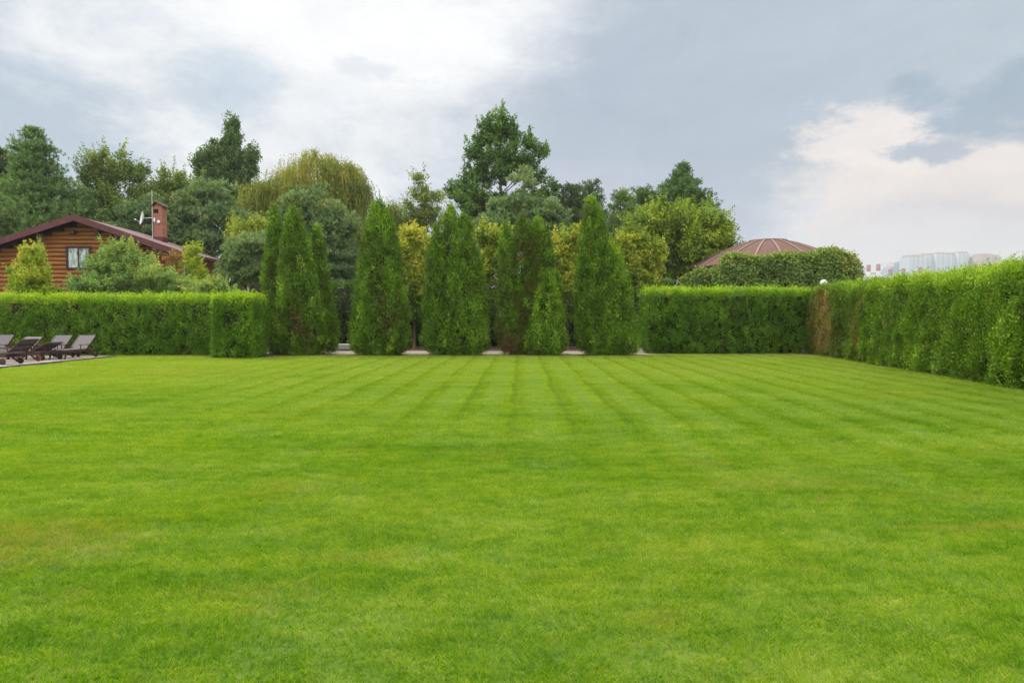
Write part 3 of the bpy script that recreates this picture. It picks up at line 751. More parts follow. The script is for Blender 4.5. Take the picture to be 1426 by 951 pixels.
tree('yellow_maple', 'golden maple showing between the middle pair and the brownish arborvitae', 'tree', [(676, 332, 22, 20), (690, 352, 22, 34), (668, 380, 24, 34), (682, 425, 24, 26)], 34.5, 'broad', 'maple_y', nc=210, per=130, cs=.32, L=.12, W=.085, tint=.12, tspread=.45, sprig=1.0, bias=.5, seed=21, trunk_r=.08, top_tint=.85, group='yellowing maples behind the arborvitae')
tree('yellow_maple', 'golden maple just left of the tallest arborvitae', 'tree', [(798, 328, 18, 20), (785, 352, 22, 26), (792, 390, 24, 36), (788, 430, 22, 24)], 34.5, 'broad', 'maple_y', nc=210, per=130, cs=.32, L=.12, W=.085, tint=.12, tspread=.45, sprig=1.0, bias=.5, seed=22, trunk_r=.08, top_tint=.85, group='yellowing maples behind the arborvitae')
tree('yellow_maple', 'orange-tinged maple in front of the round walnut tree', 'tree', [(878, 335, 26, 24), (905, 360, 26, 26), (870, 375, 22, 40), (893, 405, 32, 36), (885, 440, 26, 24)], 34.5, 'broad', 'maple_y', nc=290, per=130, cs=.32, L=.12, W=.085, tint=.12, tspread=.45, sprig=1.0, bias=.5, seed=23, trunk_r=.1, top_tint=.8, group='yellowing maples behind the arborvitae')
# --- right
conifer('pine_tree', 'dark pine rising over the crown of the walnut tree', 947, 230, 320, 52, 54, 'pine', 24, tiers=14, tuft=60, power=1.05, tint=.30, tipup=.3, open_=.0)
conifer('pine_tree', 'low scraggy pine top left of the walnut crown', 893, 268, 330, 22, 54, 'pine', 25, tiers=7, tuft=22, power=.4, tint=.35, tipup=.8)
tree('walnut_tree', 'wide round yellow-green walnut tree left of the dome roof', 'tree',
     [(935, 305, 42, 30), (975, 316, 42, 28), (900, 322, 38, 30), (1000, 330, 26, 26), (950, 345, 60, 30), (900, 365, 40, 30), (1010, 345, 16, 22), (965, 375, 40, 20)], 46, 'broad', 'walnut', nc=380, per=150, cs=.55, L=.19, W=.10, tint=.38, seed=26, droop=.3, trunk_r=.25, top_tint=.1, airy=.1)

# evergreen screen closing the gaps behind the gravel path
lv = Leaves()
core = hedge_leaves(lv, (-11.5, 35.6), (8.6, 36.2), 3.3, 3.4, 1.2, 700, .12, .05, 53, tint0=.25, top=.1, bump=.25, back=.2, flute=.1)
tag(lv.build('background_hedge', M['oak'], None, core, M['twig']), 'dark unclipped hedge beyond the gravel path, seen between the arborvitae', 'hedge')
# distant filler trees that close the gaps between the crowns
fill = [(20, 330, 52, 30, 60, 'oak', 'dark tree filling the gap behind the left eave'), (120, 315, 60, 34, 60, 'oak', 'green tree low behind the ridge of the house'),
        (400, 325, 60, 34, 64, 'oak', 'dark green tree low behind the first arborvitae'), (505, 335, 40, 34, 62, 'oak', 'dark green tree behind the gap left of the blunt arborvitae'),
        (565, 345, 44, 30, 64, 'birch', 'pale tree low behind the thin airy birch'), (835, 335, 52, 34, 62, 'oak', 'dark tree behind the tallest arborvitae'),
        (790, 330, 30, 30, 60, 'poplar', 'green tree low behind the slim dark pine'), (900, 380, 60, 30, 56, 'oak', 'dark tree under the walnut crown')]
for px, py, rx, ry, Y, mt, lb in fill:
    tree('background_tree', lb, 'tree', [(px, py, rx, ry), (px - rx * .4, py + 20, rx * .7, ry), (px + rx * .4, py + 24, rx * .7, ry), (px, py + 55, rx, ry)], Y, 'broad', mt, nc=110, per=120, cs=1.0, L=.26, W=.2, tint=.35, seed=px, group='low trees filling the background')

# --- shrubs round the house
SG = 'garden shrubs in front of the log house'
tree('lime_shrub', 'bright lime-green cone-shaped shrub at the left in front of the log wall', 'shrub', [(46, 362, 16, 20), (44, 385, 28, 20), (42, 405, 38, 18), (52, 345, 7, 9)], 32.5, 'broad', 'lime', nc=150, per=130, cs=.26, L=.10, W=.055, tint=.42, seed=31, trunk_r=.05, group=SG, top_tint=.35, up=.5)
tree('green_shrub', 'tall spreading green shrub right of the house window', 'shrub', [(168, 350, 20, 16), (150, 372, 34, 22), (185, 368, 28, 22), (170, 398, 50, 20), (138, 352, 9, 18)], 32.5, 'broad', 'shrub', nc=210, per=120, cs=.26, L=.10, W=.055, tint=.45, seed=32, trunk_r=.05, group=SG, airy=.30, up=.4, top_tint=.25)
tree('green_shrub', 'low rounded shrub under the window left of the tall spreading one', 'shrub', [(118, 400, 26, 14), (140, 405, 22, 12)], 31.5, 'broad', 'shrub', nc=90, per=110, cs=.22, L=.09, W=.05, tint=.35, seed=33, trunk_r=.04, group=SG)
tree('green_shrub', 'mixed green shrub below the reddish creeper', 'shrub', [(225, 388, 30, 18), (205, 402, 30, 14), (250, 400, 26, 16)], 32, 'broad', 'shrub', nc=120, per=110, cs=.24, L=.09, W=.05, tint=.48, seed=34, trunk_r=.04, group=SG, airy=.12)
tree('red_creeper', 'bare-stemmed shrub with rusty red leaves beside the house corner', 'shrub', [(240, 356, 11, 9), (252, 356, 9, 10), (243, 375, 12, 12)], 34.5, 'broad', 'rusty', nc=40, per=26, cs=.2, L=.10, W=.05, tint=.35, seed=35, trunk_r=.05, group=SG, airy=.3, nb=30)
tree('yellow_shrub', 'slender yellow-green shrub standing before the dark porch', 'shrub', [(272, 348, 9, 10), (268, 365, 13, 16), (280, 382, 14, 12), (265, 395, 22, 14)], 33, 'broad', 'lime', nc=80, per=90, cs=.22, L=.09, W=.05, tint=.42, seed=36, trunk_r=.04, group=SG, airy=.15)
tree('green_shrub', 'low yellow-tipped shrub between the porch and the bushy pine', 'shrub', [(298, 400, 24, 14), (285, 405, 24, 10), (318, 408, 16, 8)], 31.5, 'broad', 'shrub', nc=90, per=100, cs=.22, L=.09, W=.05, tint=.6, seed=37, trunk_r=.04, group=SG)


# ------------------------------------------------------------------ log house
def house():
    Y0 = 38.0
    ridge = at(101, 300, Y0 - .8)
    t = empty('log_house', (ridge.x, Y0, 0), math.radians(4))
    tag(t, 'brown log house with a maroon-edged gable roof behind the left hedge', 'house')
    zr = ridge.z; sl = .345                          # slope
    xe = 5.45; ov = .8                               # half width, gable overhang
    dl = .235                                        # log course
    wx = 4.85                                        # half width of wall
    D = 9.0
    def gz(x): return zr - .22 - sl * abs(x)
    def logs(x0, x1, y, clip=True, z1=None):
        mb = MB(); z = 0.0
        while True:
            zc = z + dl / 2; top = z + dl
            if clip:
                lim = (zr - .24 - top) / sl
                a, b = max(x0, -lim), min(x1, lim)
            else: a, b = x0, x1
            if z1 and top > z1: break
            if b - a < .3 or top > zr - .25: break
            pr = [(y + .02, z), (y - .045, z + .02), (y - .085, z + dl * .28), (y - .10, zc), (y - .085, z + dl * .72), (y - .045, top - .02), (y + .02, top)]
            vs = [(a, yy, zz) for yy, zz in pr] + [(b, yy, zz) for yy, zz in pr]; n = len(pr)
            mb.add(vs, [(i, i + 1, n + i + 1, n + i) for i in range(n - 1)] + [tuple(range(n - 1, -1, -1)), tuple(range(n, 2 * n))])
            z += dl
        return mb
    # front wall left part stands forward; right part is recessed
    xs = 1.85
    win = (at(94, 343, Y0).x - ridge.x, at(128, 375, Y0).x - ridge.x, at(110, 375, Y0).z, at(110, 343, Y0).z)
    w = logs(-wx, xs, 0); w.build('front_wall', M['log'], t)
    w = logs(xs, wx, .7); w.build('recessed_wall', M['log'], t)
    # solid body behind the logs
    b = MB(); b.prism([(-wx + .05, 0), (wx - .05, 0), (wx - .05, gz(wx)), (0, gz(0)), (-wx + .05, gz(wx))], .75, D); b.build('body', M['dark'], t)
    b = MB(); b.prism([(-wx + .05, 0), (xs - .06, 0), (xs - .06, gz(xs) - .02), (0, gz(0) - .02), (-wx + .05, gz(wx) - .02)], .03, .748); b.build('body', M['brown_wood'], t)
    # side wall of logs (faces the lawn side)
    s = MB(); z = 0
    while z + dl < gz(wx):
        pr = [(wx - .03, z), (wx + .03, z + .02), (wx + .07, z + dl * .3), (wx + .08, z + dl / 2), (wx + .07, z + dl * .7), (wx + .03, z + dl - .02), (wx - .03, z + dl)]
        vs = [(xx, .75, zz) for xx, zz in pr] + [(xx, D, zz) for xx, zz in pr]; n = 7
        s.add(vs, [(i, i + 1, n + i + 1, n + i) for i in range(6)] + [tuple(range(7)), tuple(range(13, 6, -1))]); z += dl
    s.build('side_wall', M['log'], t)
    # crossing log ends at the wall break and the left notch
    for cx, z_top, cnt in ((xs + .1, gz(xs) - .12, 22), (at(60, 320, Y0).x - ridge.x, gz(1.7) - .1, 3)):
        for k in range(cnt):
            zc = z_top - dl / 2 - k * dl
            if zc < .2: break
            e = MB(); off = .10 * k if cnt == 3 else (.09 * k if k < 5 else .45)
            x_ = cx + (off if cnt == 3 else off * .7)
            e.tube([(x_, -.34, zc), (x_, .3, zc)], .095, 10)
            e.build('log_end', M['log_end'] if k < 5 else M['log'], t)
    for cx in (-.35, .95):
        e = MB(); e.box(cx - .12, cx + .12, -.42, -.1, gz(.9) - .42, gz(.9) - .22, .02); e.build('purlin_end', M['brown_wood'], t)
    e = MB(); e.box(4.0, 4.24, -.55, .6, gz(4.1) - .24, gz(4.1) - .02, .02); e.build('purlin_end', M['log_end'], t)
    # roof planes
    th = .10; r = MB(); r.cur = 0
    for sg in (-1, 1):
        ze = zr - sl * xe
        vs = [(0, -ov, zr), (sg * xe, -ov, ze), (sg * xe, D + ov, ze), (0, D + ov, zr),
              (0, -ov, zr - th), (sg * xe, -ov, ze - th), (sg * xe, D + ov, ze - th), (0, D + ov, zr - th)]
        r.add(vs, [(0, 1, 2, 3), (7, 6, 5, 4), (1, 5, 6, 2), (0, 4, 5, 1), (2, 6, 7, 3)])
    roof = r.build('roof', M['shingle'], t)
    so = MB()
    for sg in (-1, 1):
        ze = zr - sl * xe
        so.add([(0, -ov + .02, zr - th - .012), (sg * (xe - .03), -ov + .02, ze - th - .002), (sg * (xe - .03), .1, ze - th - .002), (0, .1, zr - th - .012)], [(0, 1, 2, 3)])
    so.build('soffit', M['brown_wood'], t)
    fb = MB(); hb = .34
    for sg in (-1, 1):
        ze = zr - sl * xe
        x1 = sg * (xe + .03)
        pl = [(0, zr + .05), (x1, ze + .05), (x1, ze + .05 - hb), (0, zr + .05 - hb)]
        fb.prism(pl if sg > 0 else pl[::-1], -ov - .05, -ov - .003)
    fb.build('barge_board', M['maroon'], t)
    ev = MB(); ze = zr - sl * xe
    ev.box(xe + .003, xe + .05, -ov, D + ov, ze - .2, ze + .01); ev.build('eave_board', M['brown_wood'], t)
    # rear wing with lower roof on the lawn side
    p = MB(); za = ze - .12; zb = ze - .95
    p.add([(xe - 1.2, D - 1.2, za + .32), (xe + 1.7, D - 1.2, zb), (xe + 1.7, D + 6, zb), (xe - 1.2, D + 6, za + .32),
           (xe - 1.2, D - 1.2, za + .2), (xe + 1.7, D - 1.2, zb - .12), (xe + 1.7, D + 6, zb - .12), (xe - 1.2, D + 6, za + .2)],
          [(0, 1, 2, 3), (7, 6, 5, 4), (1, 5, 6, 2), (0, 4, 5, 1), (2, 6, 7, 3), (3, 7, 4, 0)])
    p.build('wing_roof', M['shingle'], t)
    p = MB(); p.box(xe - 1.0, xe + 1.2, D - .6, D + 5, 0, zb - .2); wing = p.build('wing_wall', M['brown_wood'], t)
    p = MB(); p.box(xe + .55, xe + .95, D - .66, D - .603, zb - 1.3, zb - .55)
    wn = p.build('window', M['white'], t)
    # front window
    x0, x1, z0, z1 = win
    f = MB(); fw = .12
    f.box(x0, x1, -.16, -.05, z1 - fw, z1, .01); f.box(x0, x1, -.16, -.05, z0, z0 + fw * .7, .01)
    f.box(x0, x0 + fw, -.158, -.052, z0 + .085, z1 - fw - .002, .01); f.box(x1 - fw, x1, -.158, -.052, z0 + .085, z1 - fw - .002, .01)
    xm = (x0 + x1) / 2; f.box(xm - .04, xm + .04, -.15, -.06, z0 + .086, z1 - fw - .002, .008)
    wf = f.build('window', M['brown_wood'], t)
    c = MB()
    n = 40; vs = []
    for k in range(n + 1):
        xx = x0 + fw + (x1 - x0 - 2 * fw) * k / n; yy = -.112 + .006 * math.sin(k * 1.7)
        vs += [(xx, yy, z0 + .08), (xx, yy, z1 - fw)]
    c.add(vs, [(2 * k, 2 * k + 2, 2 * k + 3, 2 * k + 1) for k in range(n)])
    c.build('curtain', M['curtain'], wf)
    # side window
    f = MB(); f.box(wx + .082, wx + .13, 1.2, 2.3, gz(wx) - 1.6, gz(wx) - .55, .01); sw = f.build('window', M['white'], t)
    f = MB(); f.box(wx + .132, wx + .138, 1.3, 1.72, gz(wx) - 1.5, gz(wx) - .65); f.box(wx + .132, wx + .138, 1.8, 2.2, gz(wx) - 1.5, gz(wx) - .65); f.build('pane', M['glass'], sw)
    # chimney on the right slope
    cp = at(223, 325, 43.0); cx = cp.x - ridge.x + .30; cy = 5.0
    zc0 = zr - sl * cx - .2; zt = at(223, 288, 43).z
    ch = MB(); hw = .27
    ch.box(cx - hw, cx + hw, cy - .34, cy + .34, zc0 - .3, zt); chim = ch.build('chimney', M['brick'], t)
    k = MB(); k.prism([(cx - hw - .10, zt - .08), (cx - hw - .10, zt), (cx - .12, zt + .30), (cx + hw + .10, zt + .03), (cx + hw + .1, zt - .05), (cx - .12, zt + .22)], cy - .44, cy + .44)
    k.build('chimney_cap', M['brown_wood'], chim)
    k = MB(); k.prism([(cx - hw + .02, zt + .002), (cx + hw - .02, zt + .002), (cx - .12, zt + .20)], cy - .30, cy + .30); k.build('cap_gable', M['brick'], chim)
    k = MB(); k.box(cx - .24, cx + .04, cy - .352, cy - .342, zt - .42, zt - .18); k.build('flue_opening', M['dark'], chim)
    k = MB(); k.box(cx - hw - .03, cx + hw + .03, cy - .37, cy + .37, zc0 + .12, zc0 + .42, .02); k.build('flashing', M['maroon'], chim)
    k = MB(); k.box(cx - .03, cx + .14, cy - .42, cy - .355, zt - 1.05, zt - .88, .02); k.box(cx - .24, cx - .14, cy - .42, cy - .355, zt - .98, zt - .72, .02); k.build('junction_box', M['white'], chim)
    # mast and satellite dish
    k = MB(); mx = cx - hw - .04; k.tube([(mx, cy - .38, zc0), (mx, cy - .38, at(215, 266, 43).z)], .025, 6); k.build('antenna_mast', M['steel'], t)
    k = MB(); dc = (at(204, 305, 43).x - ridge.x + .3, cy - .4, at(204, 305, 43).z)
    k.tube([(dc[0] + .06, dc[1], dc[2]), (mx, cy - .38, dc[2] + .03)], .02, 6)
    R = .42; ax = Vector((-.82, -.55, .16)).normalized(); u = ax.cross(Vector((0, 0, 1))).normalized(); v = ax.cross(u)
    vs = []; fs = []; nr, na = 5, 24
    for off in (0, .015):
        for i in range(nr + 1):
            r_ = R * i / nr
            for j in range(na):
                a = 2 * PI * j / na
                vs.append(Vector(dc) + (u * math.cos(a) * .88 + v * math.sin(a)) * r_ + ax * (.12 * (r_ / R) ** 2 - off))
    for b_ in (0, (nr + 1) * na):
        for i in range(nr):
            for j in range(na):
                q = (b_ + i * na + j, b_ + i * na + (j + 1) % na, b_ + (i + 1) * na + (j + 1) % na, b_ + (i + 1) * na + j)
                fs.append(q if b_ == 0 else q[::-1])
    k.add(vs, fs)
    k.tube([Vector(dc) + v * (R * .8) * (1 if v.z < 0 else -1), Vector(dc) + ax * .45 - Vector((0, 0, .2))], .013, 5)
    k.tube([Vector(dc) + ax * .42 - Vector((0, 0, .2)), Vector(dc) + ax * .52 - Vector((0, 0, .18))], .04, 8)
    k.build('satellite_dish', M['white'], t, True)
house()


# ------------------------------------------------------------------ domed gazebo and creeper
def gazebo():
    Y0 = 44.0; c = at(1069, 373, Y0); R = 107 * Y0 / F; Hh = at(1069, 333, Y0).z - c.z
    t = empty('domed_gazebo', (c.x, Y0, 0)); tag(t, 'round garden pavilion with a brown ribbed dome roof above the right hedges', 'gazebo')
    z0 = c.z; NR = 18
    prof = [(R * s, z0 + Hh * (1 - s ** 1.6)) for s in np.linspace(1, .22, 12)]
    mb = MB(); mb.lathe(prof, n=NR); mb.lathe([(r * .995, z - .10) for r, z in prof], n=NR)
    mb.lathe([prof[0], (prof[0][0] * .995, prof[0][1] - .10)], n=NR)
    mb.build('roof', M['shingle_red'], t)
    cap = MB(); rc, zc = prof[-1]; cap.lathe([(rc + .10, zc - .05), (rc + .10, zc + .07), (rc * .5, zc + .13), (0.01, zc + .16)], n=NR); cap.build('roof_cap', M['rib'], t)
    for k in range(NR):
        a = 2 * PI * k / NR
        rb = MB(); ca, sa = math.cos(a), math.sin(a); w = .05; vs = []
        for r, z in prof:
            for off, hh in ((-w, .02), (-w, .05), (w, .05), (w, .02)):
                vs.append((ca * r - sa * off, sa * r + ca * off, z + hh))
        n = len(prof)
        rb.add(vs, [(i * 4 + j, i * 4 + j + 1, i * 4 + j + 5, i * 4 + j + 4) for i in range(n - 1) for j in range(3)])
        rb.build('rib', M['rib'], t)
    f = MB(); f.lathe([(R - .03, z0 - .11), (R - .03, z0 - .30), (R - .14, z0 - .30), (R - .14, z0 - .11)], n=NR); f.build('fascia', M['dark'], t)
    s = MB(); s.lathe([(R - .2, z0 - .2), (.05, z0 - .16)], n=NR); s.build('ceiling', M['brown_wood'], t)
    for k in range(9):
        a = 2 * PI * (k + .5) / 9; p = MB(); x, y = math.cos(a) * (R - .6), math.sin(a) * (R - .6)
        p.box(x - .09, x + .09, y - .09, y + .09, 0, z0 - .21, .01); p.build('post', M['brown_wood'], t)
    w = MB(); w.lathe([(R - .75, 0), (R - .75, z0 - .5)], n=NR); w.build('wall', M['dark'], t)
gazebo()


def creeper(label, pts, Y, thick, dens, seed, z0=0):
    """thick creeper mass: pts are (px, top py) along its length"""
    P3 = [at(px, py, Y + dy) for px, py, dy in pts]
    t = Leaves(); core = MB()
    per = 22
    for a, b in zip(P3[:-1], P3[1:]):
        d = Vector((b.x - a.x, b.y - a.y)); Ln = d.length; d /= Ln; nr = Vector((d.y, -d.x)); hm = (a.z + b.z) / 2
        for nm, area in (('f', Ln * hm), ('t', Ln * thick), ('b', Ln * hm * .3)):
            n = int(area * dens / per); u = rng.random(n); H = a.z + (b.z - a.z) * u
            if nm == 't': aa = rng.random(n) * thick; z = H.copy(); nn = np.tile([0, 0, 1.], (n, 1))
            else: aa = np.zeros(n) if nm == 'f' else np.full(n, thick); z = rng.random(n) * H; sg = 1 if nm == 'f' else -1; nn = np.tile([nr.x * sg, nr.y * sg, .15], (n, 1))
            P = np.stack([a.x + d.x * Ln * u - nr.x * aa, a.y + d.y * Ln * u - nr.y * aa, z], 1)
            sh = np.clip((z - (H - .35)) / .35, 0, 1)
            P = P + nn * ((fbm(P * 1.3, 3, seed) - .5) * .7)[:, None]
            if nm != 't': P -= nn * (sh ** 2 * .25)[:, None]
            tint = .33 + (fbm(P * .9, 2, seed + 3) - .5) * .55 + sh * .22 + rng.normal(0, .06, n)
            red = vnoise(P * 1.1, seed + 8); tint = np.where((red > .80) & (rng.random(n) < .6), tint + .3, tint)
            Q = np.repeat(P, per, 0) + rng.normal(size=(n * per, 3)) * .11
            nq = np.repeat(nn, per, 0)
            t.add(Q, rdir(n * per) + np.array([0, 0, -.6]) + nq * .3, nq * .8 + np.array([0, 0, .4]) + rdir(n * per) * .55, .13 * (.6 + .8 * rng.random(n * per)), .10, np.repeat(tint, per) + rng.normal(0, .08, n * per), .2)
        i = .3
        vs = [(a.x - nr.x * i, a.y - nr.y * i, .0), (b.x - nr.x * i, b.y - nr.y * i, .0), (b.x - nr.x * (thick - i), b.y - nr.y * (thick - i), 0), (a.x - nr.x * (thick - i), a.y - nr.y * (thick - i), 0),
              (a.x - nr.x * i, a.y - nr.y * i, a.z - .35), (b.x - nr.x * i, b.y - nr.y * i, b.z - .35), (b.x - nr.x * (thick - i), b.y - nr.y * (thick - i), b.z - .35), (a.x - nr.x * (thick - i), a.y - nr.y * (thick - i), a.z - .35)]
        core.add(vs, [(3, 2, 1, 0), (4, 5, 6, 7), (0, 1, 5, 4), (1, 2, 6, 5), (2, 3, 7, 6), (3, 0, 4, 7)])
    o = t.build('creeper', M['ivy'], None, core, M['twig'])
    return tag(o, label, 'climbing plant')


creeper('thick creeper thicket with reddish tips wrapped over the front of the domed pavilion', [(1001, 372, 1.5), (1006, 359, .4), (1025, 355, 0), (1060, 359, 0), (1100, 358, 0), (1135, 357, 0), (1150, 351, 0), (1172, 350, 0), (1190, 358, .2), (1198, 372, 1.0)], 37.0, 2.2, 900, 61)
creeper('darker creeper hanging under the left eave of the pavilion', [(948, 385, 0), (966, 379, -.8), (1004, 379, -1.6)], 42.0, 1.0, 800, 62)


# ------------------------------------------------------------------ garden globe lamps
def lamp(label, px, py, Y, r):
    p = at(px, py, Y); t = empty('globe_lamp', (p.x, Y, 0)); tag(t, label, 'garden lamp', 'white globe garden lamps')
    m = MB(); prof = [(r * math.sin(a), p.z - r * math.cos(a)) for a in np.linspace(.25, PI - .001, 14)]; m.lathe(prof, n=20); m.build('globe', M['globe'], t, True)
    m = MB(); m.lathe([(.10, 0), (.10, .05), (.035, .12), (.03, p.z - r - .08), (.08, p.z - r - .04), (.08, p.z - r * .93)], n=12); m.build('post', M['dark'], t)
lamp('white globe lamp peeking over the corner where the two right hedges meet', 1147, 394, 33.6, .165)
lamp('white globe lamp barely showing above the long left hedge', 166, 415, 30.6, .14)


# ------------------------------------------------------------------ sun loungers on the patio
def lounger(label, x, y, ang, recline, red=False):
    """local axes: feet at -x, head at +x, hinge at x=0"""
    t = empty('sun_lounger', (x, y, .05), ang)
    tag(t, label, 'sun lounger', 'wooden sun loungers on the patio')
    W = .33; zs = .33
    f = MB()
    for s in (-1, 1):
        f.box(-1.30, .62, s * W - .022, s * W + .022, zs - .085, zs - .005, .006)
    f.box(-1.30, -1.255, -W + .023, W - .023, zs - .08, zs - .01, .005); f.box(.575, .62, -W + .023, W - .023, zs - .08, zs - .01, .005)
    f.build('frame', M['brown_wood'], t)
    s_ = MB(); n = 15
    for k in range(n):
        xx = -1.29 + k * (1.28 / n); s_.box(xx, xx + .058, -W + .0, W - .0, zs + .0, zs + .022, .004)
    s_.build('seat', M['slat_wood'], t)
    ca, sa = math.cos(recline), math.sin(recline); Lb = .74
    b = MB()
    def rot(v): return (v[0] * ca - v[2] * sa * 1.0, v[1], zs + .012 + v[0] * sa + v[2] * ca)
    n = 12
    for k in range(n):
        yy = -W + .03 + k * (2 * W - .06) / n
        q = MB(); q.box(.0, Lb, yy, yy + .036, 0, .016); b.add([rot(v) for v in q.v], q.f)
    b.build('backrest', M['slat_wood'], t)
    b = MB()
    for s in (-1, 1):
        q = MB(); q.box(0, Lb, s * (W - .005) - .018, s * (W - .005) + .018, -.035, .02, .004); b.add([rot(v) for v in q.v], q.f)
    for xx in (.1, .4, Lb - .04):
        q = MB(); q.box(xx, xx + .04, -W + .02, W - .02, -.03, -.002); b.add([rot(v) for v in q.v], q.f)
    b.build('backrest_frame', M['brown_wood'], t)
    e = rot((.42, 0, -.03))
    for s in (-1, 1):
        p = MB(); p.tube([(e[0], s * .22, e[2]), (.48, s * .22, zs - .06)], .014, 6); p.build('prop', M['brown_wood'], t)
    for s in (-1, 1):
        l_ = MB(); q = [(-1.12, zs - .03), (-1.05, zs - .03), (-1.16, .0), (-1.22, .0)]; l_.prism(q, s * W - .055 if s > 0 else s * W + .025, s * W - .025 if s > 0 else s * W + .055)
        l_.build('leg', M['brown_wood'], t)
        l_ = MB(); q = [(.12, zs - .03), (.20, zs - .03), (.50, .08), (.44, .06)]; l_.prism(q, s * W - .055 if s > 0 else s * W + .025, s * W - .025 if s > 0 else s * W + .055)
        l_.build('leg', M['brown_wood'], t)
        w = MB(); ro = .105; yy = s * (W + .03)
        w.tube([(.50, yy - .022, .105), (.50, yy + .022, .105)], ro, 20); w.tube([(.50, yy - .03, .105), (.50, yy + .03, .105)], .03, 10)
        w.build('wheel', M['wheel_red'] if red else M['rubber'], t)
    for s in (-1, 1):
        a = MB(); yy = s * (W + .045); a.tube([(-.42, yy, zs - .04), (-.42, yy, zs + .17)], .018, 6); a.tube([(.02, yy, zs - .04), (.02, yy, zs + .17)], .018, 6)
        a.box(-.50, .10, yy - .03, yy + .03, zs + .17, zs + .192, .005)
        a.build('armrest', M['brown_wood'], t)


RB = math.radians
lounger('sun lounger at the hedge-side end of the far row, nearest the patio corner', -16.75, 26.35, RB(88), RB(42))
lounger('sun lounger second from the patio corner in the far row, back raised', -17.62, 26.30, RB(90), RB(42))
lounger('sun lounger in the far row, half hidden behind a dark raised backrest', -18.80, 26.25, RB(90), RB(36))
lounger('far-row sun lounger cut by the left edge of the picture', -19.75, 26.10, RB(91), RB(44))
lounger('dark low-backed lounger in the near row, closest to the far row', -17.30, 25.0, RB(-14), RB(24))
lounger('dark lounger with a steep raised back in the near row', -17.35, 23.9, RB(-12), RB(38), red=True)
lounger('flat sun lounger lying lowest in the picture at the patio edge', -17.05, 22.6, RB(-6), RB(3))


# ------------------------------------------------------------------ far city behind the right hedge, distance haze painted into its colours
def cmat(name, c1, c2, win, sx, sz):
    m, nt, n, l = newmat(name)
    tc = n.new('ShaderNodeTexCoord'); s = n.new('ShaderNodeSeparateXYZ'); l.new(tc.outputs['Object'], s.inputs[0])
    a = N(n, 'GREATER_THAN', N(n, 'FRACT', N(n, 'DIVIDE', s.outputs[0], sx, l=l), l=l), .5, l=l)
    b = N(n, 'GREATER_THAN', N(n, 'FRACT', N(n, 'DIVIDE', s.outputs[2], sz, l=l), l=l), .45, l=l)
    nz = n.new('ShaderNodeTexNoise'); nz.inputs['Scale'].default_value = .09; l.new(tc.outputs['Object'], nz.inputs[0])
    col = mixc(n, l, nz.outputs[0], c1, c2)
    col = mixc(n, l, N(n, 'MULTIPLY', N(n, 'MULTIPLY', a, b, l=l), .4, l=l), col, win)  # weak window contrast, aerial haze put into the facade colour
    p = n.new('ShaderNodeBsdfPrincipled'); l.new(col, p.inputs['Base Color']); p.inputs['Roughness'].default_value = .6
    o = n.new('ShaderNodeOutputMaterial'); l.new(p.outputs[0], o.inputs[0]); return m
M['tower'] = cmat('hazed_pale_facade', (.46, .53, .60), (.58, .61, .62), (.16, .24, .32), 6.2, 3.0)
M['tower2'] = cmat('hazed_blue_facade', (.30, .40, .52), (.40, .48, .58), (.16, .24, .34), 5, 3.0)
M['tower3'] = cmat('hazed_brown_facade', (.46, .36, .33), (.52, .43, .40), (.14, .14, .18), 5, 3.0)
M['redpaint'] = surfmat('hazed_red_stack_paint', (.34, .13, .14), (.40, .16, .17), .2, .7)  # red paled, aerial haze put into the paint colour
M['whitepaint'] = surfmat('white_stack_paint', (.70, .70, .70), (.78, .78, .78), .2, .7)


def tower(label, segs, Y, mat, depth=26, name='apartment_block', cat='building'):
    b = at(segs[0][0], 440, Y); t = empty(name, (b.x, Y, 0)); tag(t, label, cat)
    for k, (x0, x1, top, dy) in enumerate(segs):
        a = at(x0, top, Y).x - b.x; c = at(x1, top, Y).x - b.x; z = at(x0, top, Y).z
        m = MB(); m.box(a + .02, c - .02, dy, dy + depth, 0, z - 3); m.build('wall', mat, t)
        m = MB(); m.box(a + 1, c - 1, dy + 2, dy + depth - 4, z - 2.98, z); m.build('roof_storey', M['tower3'] if k < len(segs) else mat, t)
    return t
tower('wide pale-blue apartment block stepping up in sections on the skyline', [(1267, 1289, 355, 0), (1289, 1305, 352, 8), (1305, 1320, 351, 2), (1320, 1336, 351, 8), (1336, 1352, 350, 2)], 1000, M['tower'])
tower('low bluish block joining the pale apartments and the brown tower', [(1352.5, 1367, 359, 4)], 1020, M['tower2'])
tower('brown-topped tower at the right end of the skyline', [(1367.5, 1384, 353, 0), (1384, 1398, 354, 5)], 980, M['tower3'])
tower('stepped glass-blue building between the stacks and the apartments', [(1240, 1246, 371, 0), (1246, 1251, 366, 2), (1251, 1256, 364, 4), (1257, 1259, 365, 0)], 1050, M['tower2'])
tower('long low white factory hall at the foot of the striped stacks', [(1196, 1212, 383, 0), (1213, 1232, 379, 3)], 900, M['whitepaint'], name='factory_hall')


